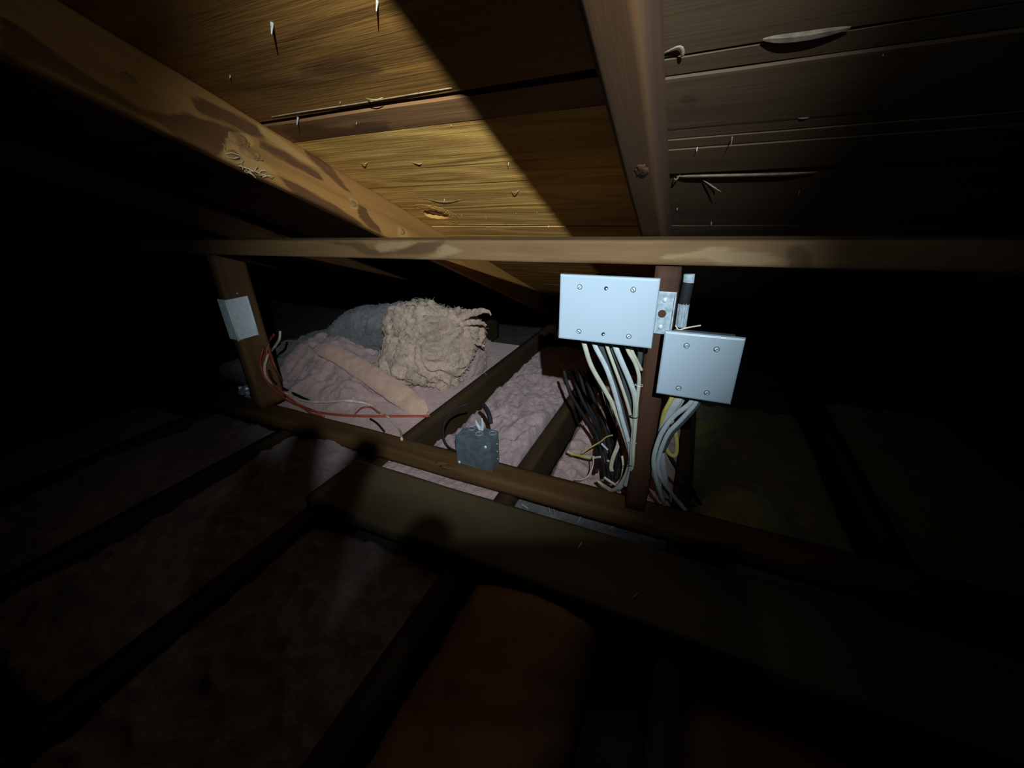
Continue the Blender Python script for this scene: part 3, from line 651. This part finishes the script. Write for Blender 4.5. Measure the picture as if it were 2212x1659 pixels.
s1 = [onplate(*p, c1_) for p in ((1252, 620), (1368, 626), (1250, 716), (1358, 727))]; h1 = [onplate(*p, c1_) for p in ((1309, 623), (1303, 722))]
boxA = blank_plate('junction_box', c1_, 0.161, 0.1135, 'larger white-plated three-gang junction box on the left of the right post', s1, h1, (-0.072, 0.064, -0.048, 0.050, 0.052), M_galvd)
# mounting bracket of the three-gang box
bm = box(0, 0.032, 0, 0.002, -0.036, 0.036, 0.0006)
qb = at_y(1439, 677, 0.697)
brk = link('mounting_bracket', bm, M_galv, boxA, T(qb.x-c1_.x-0.020, 0.046, qb.z-c1_.z))
link('bracket_flange', box(0.030, 0.0325, -0.006, 0.001, -0.030, 0.030, 0.0004), M_galv, brk)
for px, py in ((1437, 648), (1427, 706)):
    q = at_y(px, py, 0.695); s = bmesh.new(); bmesh.ops.create_uvsphere(s, u_segments=16, v_segments=10, radius=0.0042)
    for v in s.verts: v.co.y *= 0.6
    link('screw', s, M_screw, brk, T(q.x-c1_.x-brk.location.x, -0.001, q.z-c1_.z-brk.location.z), smooth=True)
q = at_y(1430, 678, 0.695); s = cyl(0.0065, 0.0008, 24); bmesh.ops.rotate(s, verts=s.verts, cent=(0, 0, 0), matrix=Matrix.Rotation(math.pi/2, 3, 'X'))
link('bracket_hole', s, M_post, brk, T(q.x-c1_.x-brk.location.x, -0.0003, q.z-c1_.z-brk.location.z))
YP = 0.655
tl, tr, br, bl = [at_y(*p, YP) for p in ((1437, 714), (1611, 735), (1578, 873), (1416, 850))]
c2_ = Vector(((tl.x+tr.x+br.x+bl.x)/4, YP, (tl.z+tr.z+br.z+bl.z)/4))
s2 = [onplate(*p, c2_) for p in ((1483, 747), (1548, 755), (1466, 839), (1527, 849))]
boxB = blank_plate('junction_box', c2_, 0.1155, 0.112, 'smaller white-plated two-gang junction box on the right of the right post', s2, [], (-0.046, 0.048, -0.047, 0.048, 0.050), M_galvd)

# nail plate on the left post
root = empty('nail_plate', T(-1.2495, 0.700, at_y(520, 690, 0.7).z+Z0)); tag(root, 'bright galvanised corner plate wrapped round the left post', 'metal plate')
zt, zb_ = at_y(512, 650, 0.70).z, at_y(540, 738, 0.70).z; hh = (zt-zb_)/2; zc = (zt+zb_)/2; root.location.z = zc+Z0
link('front_leaf', box(-0.040, 0.002, -0.004, -0.002, -hh, hh, 0.0004), M_galvb, root)
link('side_leaf', box(0.0015, 0.0035, -0.004, 0.060, -hh, hh, 0.0004), M_galvb, root)
link('rolled_edge', tube([(0.001, -0.004, -hh-0.003), (0.001, -0.004, hh)], 0.0035, sides=12), M_galvb, root, smooth=True)
link('rolled_edge', tube([(0.0035, 0.059, -hh-0.002), (0.0035, 0.059, hh)], 0.0022, sides=10), M_galvb, root, smooth=True)
for x, z in ((-0.030, hh-0.022), (-0.026, -hh+0.014)):
    s = bmesh.new(); bmesh.ops.create_uvsphere(s, u_segments=12, v_segments=8, radius=0.0022); link('screw', s, M_screw, root, T(x, -0.0045, z), smooth=True)
s = bmesh.new(); bmesh.ops.create_uvsphere(s, u_segments=12, v_segments=8, radius=0.0022); link('screw', s, M_screw, root, T(0.0042, 0.012, -hh+0.014), smooth=True)
s = bmesh.new(); bmesh.ops.create_uvsphere(s, u_segments=12, v_segments=8, radius=0.0028); q = at_y(519, 640, 0.72)
link('nail_head', s, M_screw, postL, postL.matrix_world.inverted() @ T(-1.2495, 0.745, at_y(519, 640, 0.745).z+Z0) if False else T(0, 0, 0) @ (postL.matrix_world.inverted() @ T(-1.2490, 0.735, zt+0.012+Z0)))

# clamp and sleeve behind the right post
root = empty('conduit', W(at_y(1478, 655, 0.745))) if False else empty('conduit', T(*W(at_y(1478, 655, 0.745)))); tag(root, 'short metal conduit with a black wrap, right of the right post by the header', 'conduit')
o_ = W(at_y(1478, 655, 0.745))
def rel(px, py, Y=0.745): return W(at_y(px, py, Y))-o_
link('metal_sleeve', tube([rel(1489, 592), rel(1487, 612)], 0.0088, 0.005, sides=14), M_galv, root)
link('black_wrap', tube([rel(1487, 610), rel(1477, 657)], 0.0092, 0.006, sides=14), M_bcab, root)
lower = link('metal_sleeve', tube([rel(1477, 656), rel(1470, 706)], 0.0095, 0.005, sides=14), M_galv, root)
for k in (-1, 0, 1): link('rib', tube([rel(1477+k*6, 657, 0.739), rel(1470+k*6, 705, 0.739)], 0.0011, sides=6), M_galv, lower, T(0, 0, 0))
tag(link('wire_end', tube([W(at_y(*p, 0.70)) for p in ((1459, 703), (1466, 712), (1480, 709), (1495, 706), (1514, 703))], 0.0012, sides=6), M_dirty), 'thin bent wire end just above the smaller white plate', 'wire')

# small grey junction box standing on the plate
bw = 0.1; q0 = Vector((-0.487, 0.704, ZT)); q1 = Vector((-0.3885, 0.704, ZT))
root = empty('handy_box', T(-0.437, 0.7225, ZT+Z0)); tag(root, 'small dull grey metal junction box standing on the plate', 'electrical box')
bm = bmesh.new(); prof = [(-0.049, -0.020), (0.049, -0.020), (0.052, 0.012), (0.040, 0.040), (-0.028, 0.040), (-0.052, 0.016)]
lo_ = [bm.verts.new((x, y, 0)) for x, y in prof]; hi_ = [bm.verts.new((x, y, 0.082)) for x, y in prof]
bm.faces.new(list(reversed(lo_))); bm.faces.new(hi_)
for i in range(6): bm.faces.new((lo_[i-1], lo_[i], hi_[i], hi_[i-1]))
bmesh.ops.recalc_face_normals(bm, faces=bm.faces); bmesh.ops.bevel(bm, geom=list(bm.edges), offset=0.0016, segments=2, affect='EDGES')
link('box_body', bm, M_galvd, root)
link('blank_cover', box(-0.0505, 0.0505, -0.0225, -0.0195, -0.001, 0.0835, 0.0008), M_galvd, root)
for x, z in ((0.036, 0.070), (-0.044, 0.004)):
    s = bmesh.new(); bmesh.ops.create_uvsphere(s, u_segments=14, v_segments=8, radius=0.0040)
    for v in s.verts: v.co.y *= 0.6
    link('screw', s, M_screw, root, T(x, -0.0235, z), smooth=True)
for x, y in ((0.002, 0.008), (-0.028, 0.024), (0.032, 0.024)):
    rg = bmesh.new(); r_ = 0.009
    P = [(r_*math.cos(a*math.pi/8), r_*math.sin(a*math.pi/8), 0) for a in range(17)]
    link('knockout', tube(P, 0.0007, sides=6, n=2, ref=Vector((0, 0, 1)), bm=rg), M_galv, root, T(x, y, 0.0823))
for z in (0.02, 0.042, 0.064):
    s = bmesh.new(); bmesh.ops.create_uvsphere(s, u_segments=12, v_segments=8, radius=0.0017); link('side_screw', s, M_screw, root, T(0.0515, 0.008, z), smooth=True)
# white clamp prongs on top
cl = empty('cable_clamp', T(-0.437, 0.748, ZT+0.083+Z0)); cl.parent = root; cl.matrix_local = T(-0.002, 0.024, 0.083)
link('prong', tube([(0, 0, 0), (-0.010, 0, 0.014), (-0.013, 0, 0.026)], 0.0055, 0.003, sides=8, taper=lambda s: 1-0.7*s**2), M_wcab, cl, smooth=True)
link('prong', tube([(0.002, 0, 0), (0.006, 0, 0.018), (0.005, 0, 0.036)], 0.0055, 0.003, sides=8, taper=lambda s: 1-0.7*s**2), M_wcab, cl, smooth=True)

# ================================================================== CABLES
from mathutils.bvhtree import BVHTree
bpy.context.view_layer.update()
_bv = []
for o in [o for o in COL.objects if o.type == 'MESH' and o.name.split('.')[0] in ('insulation_batt', 'insulation_chunk', 'insulation_strip', 'sole_plate', 'ceiling_joist', 'support_post') and not o.parent]:
    bm = bmesh.new(); bm.from_mesh(o.data); bm.transform(o.matrix_world); _bv.append(BVHTree.FromBMesh(bm)); bm.free()
def on_blanket(px, py, lim=9.0, lift=0.012):
    """depth at which the sight line meets the insulation or timber, a little before it"""
    r = ray(px, py).normalized(); best = 9.0
    for t in _bv:
        h = t.ray_cast(Vector((0, 0, Z0)), r)
        if h[0] is not None: best = min(best, (h[3]-lift)*r.y)
    return min(best, lim)
def cable(pts, mat, label, ra=0.0046, rb=0.0027, cat='cable', name='cable', group=None, n=8):
    P = [W(at_y(x, y, on_blanket(x, y, Y, 0.006) if Y > 0.74 else Y)) for x, y, Y in pts]
    o = link(name, tube(P, ra, rb, sides=10, n=n), mat, None, None, smooth=True); tag(o, label, cat, group or curgroup); return o
curgroup = 'cables hanging from the larger white-plated box'
cable([(1258, 728, .675), (1264, 750, .676), (1278, 792, .685), (1308, 845, .70), (1324, 875, .705), (1345, 928, .71), (1361, 980, .715), (1360, 1003, .716), (1349, 1033, .722), (1329, 1057, .732), (1312, 1056, .748), (1294, 1040, .775)], M_cream, 'cream cable, leftmost of those hanging from the larger white plate')
cable([(1281, 730, .675), (1287, 751, .676), (1310, 796, .682), (1328, 848, .69), (1345, 911, .70), (1359, 960, .706), (1363, 990, .708), (1362, 1010, .711), (1352, 1040, .72), (1335, 1057, .73)], M_wcab, 'white cable second from the left under the larger white plate')
cable([(1296, 732, .683), (1300, 753, .684), (1315, 797, .695), (1333, 850, .705), (1350, 911, .715), (1362, 965, .722), (1361, 1010, .725)], M_gcab, 'dark grey cable between the second white cable and the thin cream one')
cable([(1307, 732, .676), (1313, 754, .677), (1329, 797, .682), (1347, 847, .69), (1360, 890, .695), (1367, 930, .70), (1366, 965, .702), (1363, 1000, .704)], M_cream, 'thin cream cable in the middle of the hanging bundle', 0.0032, 0.0026)
cable([(1319, 735, .686), (1324, 755, .687), (1347, 815, .70), (1362, 880, .71), (1367, 940, .712)], M_gcab, 'dark grey cable just left of the printed white one')
cable([(1325, 735, .676), (1332, 756, .677), (1345, 787, .68), (1363, 830, .685), (1373, 868, .69), (1371, 916, .695), (1367, 960, .697), (1365, 1000, .70), (1360, 1025, .71), (1350, 1050, .72)], M_wcab, 'white cable with faint print, right of the thin cream one', 0.0052)
cable([(1350, 738, .678), (1358, 760, .679), (1372, 785, .683), (1380, 812, .686), (1379, 840, .688), (1374, 885, .69), (1371, 930, .692), (1368, 970, .694), (1366, 1005, .70), (1358, 1035, .715)], M_cream, 'cream cable bending in close beside the right post', 0.0036)
cable([(1361, 740, .682), (1366, 760, .683), (1376, 780, .688), (1386, 800, .697)], M_cream, 'short cream cable nearest the right post, slipping behind it', 0.003)
cable([(1380, 740, .69), (1383, 762, .692), (1381, 790, .698)], M_gcab, 'grey cable rightmost under the larger white plate', 0.0045)
for i, (px, py) in enumerate(((1379, 832), (1368, 900), (1360, 1003), (1366, 956), (1415, 990))):
    q = W(at_y(px, py, .690 if i < 2 else .700)); P = [q+Vector((0.0075*math.cos(a), 0.0045*math.sin(a), 0.0006*math.sin(a*2))) for a in [k*math.pi/6 for k in range(13)]]
    tag(link('cable_tie', tube(P, 0.0009, sides=5, n=2), M_galv if i in (0, 3) else M_bcab), ['bright tie high on the left cable bundle beside the post', 'dark tie on the left bundle below the bright one', 'dark tie low on the left cable bundle', 'pale tie halfway down the left cable bundle', 'dark tie on the bundle right of the post'][i], 'cable tie', 'cable ties')
# bundle of the smaller box
curgroup = 'cables hanging from the smaller white-plated box'
cable([(1455, 850, .675), (1447, 868, .677), (1436, 889, .682), (1430, 912, .69), (1428, 930, .70)], M_ycab, 'yellow cable under the left edge of the smaller white plate', 0.004)
cable([(1470, 850, .676), (1462, 868, .678), (1443, 898, .685), (1431, 928, .695), (1428, 960, .705), (1430, 1000, .715), (1436, 1040, .73), (1440, 1078, .76)], M_wcab, 'broad white cable nearest the post under the smaller white plate', 0.0072, 0.003)
cable([(1478, 852, .684), (1470, 869, .686), (1450, 898, .695), (1437, 928, .71), (1434, 960, .722)], M_cream, 'cream cable behind the broad white one', 0.005)
cable([(1498, 856, .676), (1489, 873, .676), (1455, 900, .676), (1430, 934, .678), (1415, 975, .682), (1412, 1003, .687), (1418, 1038, .70), (1430, 1076, .72), (1436, 1092, .74)], M_wcab, 'white cable curving down right of the post, third from left', 0.0045)
cable([(1506, 858, .678), (1500, 874, .678), (1471, 907, .678), (1443, 937, .680), (1426, 978, .685), (1421, 1012, .692), (1432, 1040, .702), (1457, 1074, .73), (1482, 1103, .76)], M_wcab, 'white cable sweeping out to the right at the floor', 0.0042)
cable([(1512, 860, .684), (1505, 876, .684), (1478, 908, .686), (1450, 938, .69), (1432, 975, .70)], M_gcab, 'grey cable outermost right under the smaller white plate', 0.0045)
cable([(1448, 900, .73), (1456, 923, .735), (1462, 957, .74), (1459, 983, .74), (1446, 980, .735), (1434, 955, .73), (1432, 930, .72)], M_ycab, 'yellow cable loop dangling right of the right post', 0.0042)
cable([(1440, 970, .74), (1455, 1000, .75), (1482, 1038, .77), (1512, 1090, .80)], M_bcab, 'black cable trailing off to the right from the yellow loop')
# black cables left of the bundle
bk = [((1218, 800, 1.0), (1232, 850, .98), (1262, 900, .93), (1288, 940, .89), (1300, 985, .85), (1306, 1030, .80)), ((1236, 800, 1.0), (1256, 860, .97), (1286, 915, .92), (1300, 950, .87), (1312, 1000, .83), (1316, 1040, .79)),
      ((1262, 800, 1.0), (1282, 860, .96), (1300, 905, .91), (1314, 950, .87), (1322, 1000, .82), (1324, 1040, .78)), ((1285, 810, .98), (1300, 860, .94), (1318, 920, .9), (1330, 980, .84), (1334, 1030, .78)),
      ((1250, 800, 1.04), (1270, 870, 1.0), (1296, 930, .94), (1290, 975, .88), (1288, 1020, .8)), ((1300, 820, .99), (1312, 870, .94), (1328, 930, .9), (1340, 990, .82), (1330, 1035, .77))]
lbs = ['black cable leftmost of the dark bunch behind the white cables', 'black cable second from the left in the dark bunch', 'black cable in the middle of the dark bunch', 'black cable in the dark bunch, close behind the cream cable', 'black cable looping low beside the yellow wire ends', 'black cable rightmost of the dark bunch']
curgroup = 'black cables behind the white ones'
for p, lb in zip(bk, lbs): cable(p, M_bcab, lb, 0.005, 0.004)
# loose ends
curgroup = 'loose wire ends left of the right post'
cable([(1225, 975, .86), (1240, 982, .86), (1262, 986, .85), (1280, 990, .85)], M_ycab, 'thick yellow wire end lying on the insulation', 0.0034, 0.0026)
cable([(1280, 990, .85), (1288, 988, .848), (1298, 987, .845)], M_wcab, 'white stripped tip of the yellow wire end', 0.0032, 0.003, 'wire')
cable([(1256, 980, .86), (1275, 967, .86), (1296, 955, .86), (1310, 944, .85), (1324, 940, .84)], M_ycab, 'thin pale yellow wire arching up to the cables', 0.0020, 0.0016)
cable([(1299, 958, .84), (1306, 965, .84), (1313, 972, .84)], M_wcab, 'short white wire stub above the tangle', 0.0028, 0.0024, 'wire')
cable([(1311, 995, .82), (1320, 997, .82)], M_wcab, 'tiny white wire tip in the middle of the tangle', 0.0032, 0.0028, 'wire', n=2)
cable([(1338, 946, .80), (1334, 965, .80), (1324, 990, .80), (1320, 1010, .80), (1324, 1022, .80)], M_dirty, 'pale curled wire strip between the black and cream cables', 0.0048, 0.0016)
cable([(1242, 1036, .78), (1258, 1036, .78), (1273, 1025, .79), (1281, 1005, .80), (1282, 985, .80)], M_dirty, 'thin whitish wire curve at the right end of the pink insulation', 0.0016, 0.0014)
cable([(1305, 1031, .762), (1318, 1040, .76), (1333, 1049, .755)], M_dirty, 'cream cable end lying across the plate, upper one', 0.003, 0.0026)
cable([(1290, 1038, .762), (1304, 1050, .757), (1318, 1060, .75)], M_dirty, 'cream cable end lying across the plate, lower one', 0.0026, 0.002)
cable([(1332, 1045, .755), (1342, 1033, .765), (1346, 1008, .775), (1344, 985, .78)], M_dirty, 'short dusty cable rising left of the post foot', 0.0026, 0.0022)
curgroup = 'black cables of the small grey box'
# black loop behind the small box
cable([(1060, 915, .752), (1056, 895, .765), (1048, 880, .78), (1040, 872, .80)], M_bcab, 'thick black cable leaving the top of the small grey box', 0.0065, 0.0055)
cable([(985, 975, .752), (968, 965, .755), (958, 945, .765), (960, 915, .78), (972, 893, .80), (990, 880, .82), (1012, 872, .84)], M_bcab, 'black cable looping up from behind the small grey box', 0.003, 0.003)
# left cables
curgroup = 'cables bending past the left post'
cable([(605, 715, on_blanket(605, 715, 0.86)), (603, 733, on_blanket(603, 733, 0.85)), (591, 752, on_blanket(591, 752, 0.85)), (579, 767, on_blanket(579, 767, 0.84)), (571, 798, on_blanket(571, 798, 0.83)), (583, 825, on_blanket(583, 825, 0.84)), (617, 849, on_blanket(617, 849, 0.86)), (657, 866, on_blanket(657, 866, 1.2)), (705, 868, on_blanket(705, 868, 1.2)), (752, 866, on_blanket(752, 866, 1.2)), (803, 876, on_blanket(803, 876, 1.2)), (840, 903, on_blanket(840, 903, 1.2)), (864, 930, on_blanket(864, 930, 1.2)), (868, 949, on_blanket(868, 949, 1.2))], M_dirty, 'long dirty-white cable sweeping past the left post and over the insulation', 0.0050, 0.0036)
cable([(592, 722, on_blanket(592, 722, 0.87)), (582, 735, on_blanket(582, 735, 0.86)), (569, 752, on_blanket(569, 752, 0.85)), (562, 784, on_blanket(562, 784, 0.84)), (573, 821, on_blanket(573, 821, 0.84)), (603, 852, on_blanket(603, 852, 0.86)), (637, 873, on_blanket(637, 873, 1.2)), (680, 889, on_blanket(680, 889, 1.2)), (740, 897, on_blanket(740, 897, 1.2)), (800, 899, on_blanket(800, 899, 1.2)), (851, 899, on_blanket(851, 899, 1.2)), (929, 899, on_blanket(929, 899, 1.2))], M_rcab, 'orange-red cable running along the floor to the wide joist', 0.0046, 0.0030)
cable([(580, 742, on_blanket(580, 742, 0.86)), (575, 760, on_blanket(575, 760, 0.85)), (573, 785, on_blanket(573, 785, 0.85)), (582, 818, on_blanket(582, 818, 0.85)), (610, 848, on_blanket(610, 848, 0.87)), (650, 876, on_blanket(650, 876, 1.2)), (690, 892, on_blanket(690, 892, 1.2))], M_rcab, 'second orange-red cable beside the dirty-white one', 0.0046, 0.0028)
cable([(578, 750, on_blanket(578, 750, 0.88)), (586, 775, on_blanket(586, 775, 0.88)), (597, 800, on_blanket(597, 800, 0.88)), (608, 822, on_blanket(608, 822, 0.88))], M_rcab, 'wide orange-red cable crossing right of the bundle by the left post', 0.006, 0.003)
cable([(580, 800, on_blanket(580, 800, 0.86)), (592, 825, on_blanket(592, 825, 0.87)), (620, 843, on_blanket(620, 843, 1.2)), (648, 857, on_blanket(648, 857, 1.2)), (668, 866, on_blanket(668, 866, 1.2))], M_bcab, 'black cable tucked inside the bend of the left bundle', 0.006, 0.004)
cable([(630, 870, on_blanket(630, 870, 1.2)), (652, 880, on_blanket(652, 880, 1.2)), (672, 893, on_blanket(672, 893, 1.2)), (700, 900, on_blanket(700, 900, 1.2))], M_rcab, 'short orange-red cable lowest of the left bundle', 0.0038, 0.0028)
cable([(765, 896, on_blanket(765, 896, 1.2)), (780, 882, on_blanket(780, 882, 1.2)), (800, 880, on_blanket(800, 880, 1.2)), (820, 893, on_blanket(820, 893, 1.2))], M_rcab, 'small orange-red loop under the dirty-white cable', 0.0032, 0.0026)
cable([(800, 905, on_blanket(800, 905, 1.2)), (815, 915, on_blanket(815, 915, 1.2)), (830, 932, on_blanket(830, 932, 1.2))], M_bcab, 'short black cable reaching the plate beneath the red ones', 0.004, 0.003)

# debris on the boards
deb = [((1185, 1094), (1188, 1108), 'thin white wire clipping in the slot, left one of a close pair'), ((1196, 1100), (1198, 1110), 'thin white wire clipping in the slot, right one of a close pair'), ((1255, 1114), (1247, 1128), 'bright white wire clipping lying in the slot'),
       ((1330, 1134), (1316, 1142), 'dull plaster crumb near the right end of the slot'), ((1257, 1172), (1249, 1184), 'slim white wire clipping on the wide dusty board'), ((1128, 1090), (1140, 1098), 'grey crumb at the left start of the dark slot'), ((1378, 1282), (1366, 1292), 'faint wood sliver far forward on the board')]
for i, (a, b_, lb) in enumerate(deb):
    zz = ZT+0.003 if i in (4, 6) else -0.660
    P = [W(at_z(*a, zz)), W(at_z(*b_, zz))]
    tag(link('wire_clipping', tube(P, 0.0022 if i in (2, 3, 5) else 0.0013, sides=7), M_wcab if i != 6 else M_raw), lb, 'debris', 'wire clippings and crumbs on the boards')

# ================================================================== PHONE AND HAND behind the lens (they cast the shadows on the boards)
def cam_pt(r, u, f): return Rv*r+Uv*u+Fv*f
CM = Matrix(((Rv.x, Uv.x, -Fv.x, 0), (Rv.y, Uv.y, -Fv.y, 0), (Rv.z, Uv.z, -Fv.z, Z0), (0, 0, 0, 1)))
root = empty('phone', CM); tag(root, 'black phone taking the picture, just behind the viewpoint', 'phone')
link('phone_body', box(-0.016, 0.142, -0.052, 0.026, 0.006, 0.014, 0.003), M_phone, root)
link('camera_bump', box(-0.011, 0.030, -0.015, 0.020, 0.0045, 0.0065, 0.0008), M_phone, root)
def skin_mesh(chains):
    me = bpy.data.meshes.new('hand'); vs = []; es = []; rs = []
    for ch in chains:
        prev = None
        for it in ch:
            if isinstance(it, int): prev = it; continue
            vs.append(it[:3]); rs.append(it[3]); i = len(vs)-1
            if prev is not None: es.append((prev, i))
            prev = i
    me.from_pydata(vs, es, []); o = bpy.data.objects.new('hand_and_forearm', me); COL.objects.link(o)
    sk = o.modifiers.new('skin', 'SKIN'); sk.use_smooth_shade = True
    ss = o.modifiers.new('sub', 'SUBSURF'); ss.levels = 2; ss.render_levels = 2
    for i, r in enumerate(rs): me.skin_vertices[0].data[i].radius = (r, r)
    me.skin_vertices[0].data[0].use_root = True
    return o
# (R, U, back, radius): vertex 0 is the middle of the palm
ch = [[(-0.066, -0.020, 0.040, 0.021), (-0.072, -0.062, 0.050, 0.022), (-0.080, -0.090, 0.065, 0.024), (-0.115, -0.200, 0.14, 0.033), (-0.16, -0.32, 0.21, 0.038)],
      [0, (-0.050, 0.014, 0.036, 0.011), (-0.046, 0.044, 0.034, 0.0095), (-0.038, 0.068, 0.032, 0.0088), (-0.029, 0.088, 0.030, 0.0078)],
      [0, (-0.064, 0.018, 0.038, 0.011), (-0.064, 0.052, 0.036, 0.0098), (-0.062, 0.078, 0.034, 0.0090), (-0.060, 0.096, 0.032, 0.0080)],
      [0, (-0.078, 0.014, 0.040, 0.0105), (-0.081, 0.042, 0.040, 0.0092), (-0.081, 0.064, 0.038, 0.0085), (-0.079, 0.080, 0.036, 0.0075)],
      [0, (-0.088, 0.004, 0.042, 0.0095), (-0.093, 0.026, 0.042, 0.0080), (-0.093, 0.042, 0.040, 0.0075), (-0.091, 0.056, 0.038, 0.0065)],
      [0, (-0.040, -0.020, 0.036, 0.014), (-0.022, 0.008, 0.030, 0.0135), (-0.006, 0.030, 0.026, 0.0125), (0.003, 0.046, 0.024, 0.0108)]]
hand = skin_mesh(ch); hand.data.materials.append(M_skin); hand.matrix_world = CM
tag(hand, 'raised left hand and forearm of the photographer, darkened to cut bounce, fingers spread behind the phone', 'person')
bm = tube([(-0.098, -0.145, 0.105), (-0.117, -0.205, 0.143), (-0.165, -0.335, 0.215), (-0.175, -0.36, 0.23)], 0.043, sides=20, n=6, ref=Vector((0, 0, 1)))
for v in bm.verts: v.co += v.normal*0 + Vector((noise.noise(v.co*40), noise.noise(v.co*40+Vector((5, 5, 5))), 0))*0.004
link('sleeve', bm, M_sleeve, hand, smooth=True)
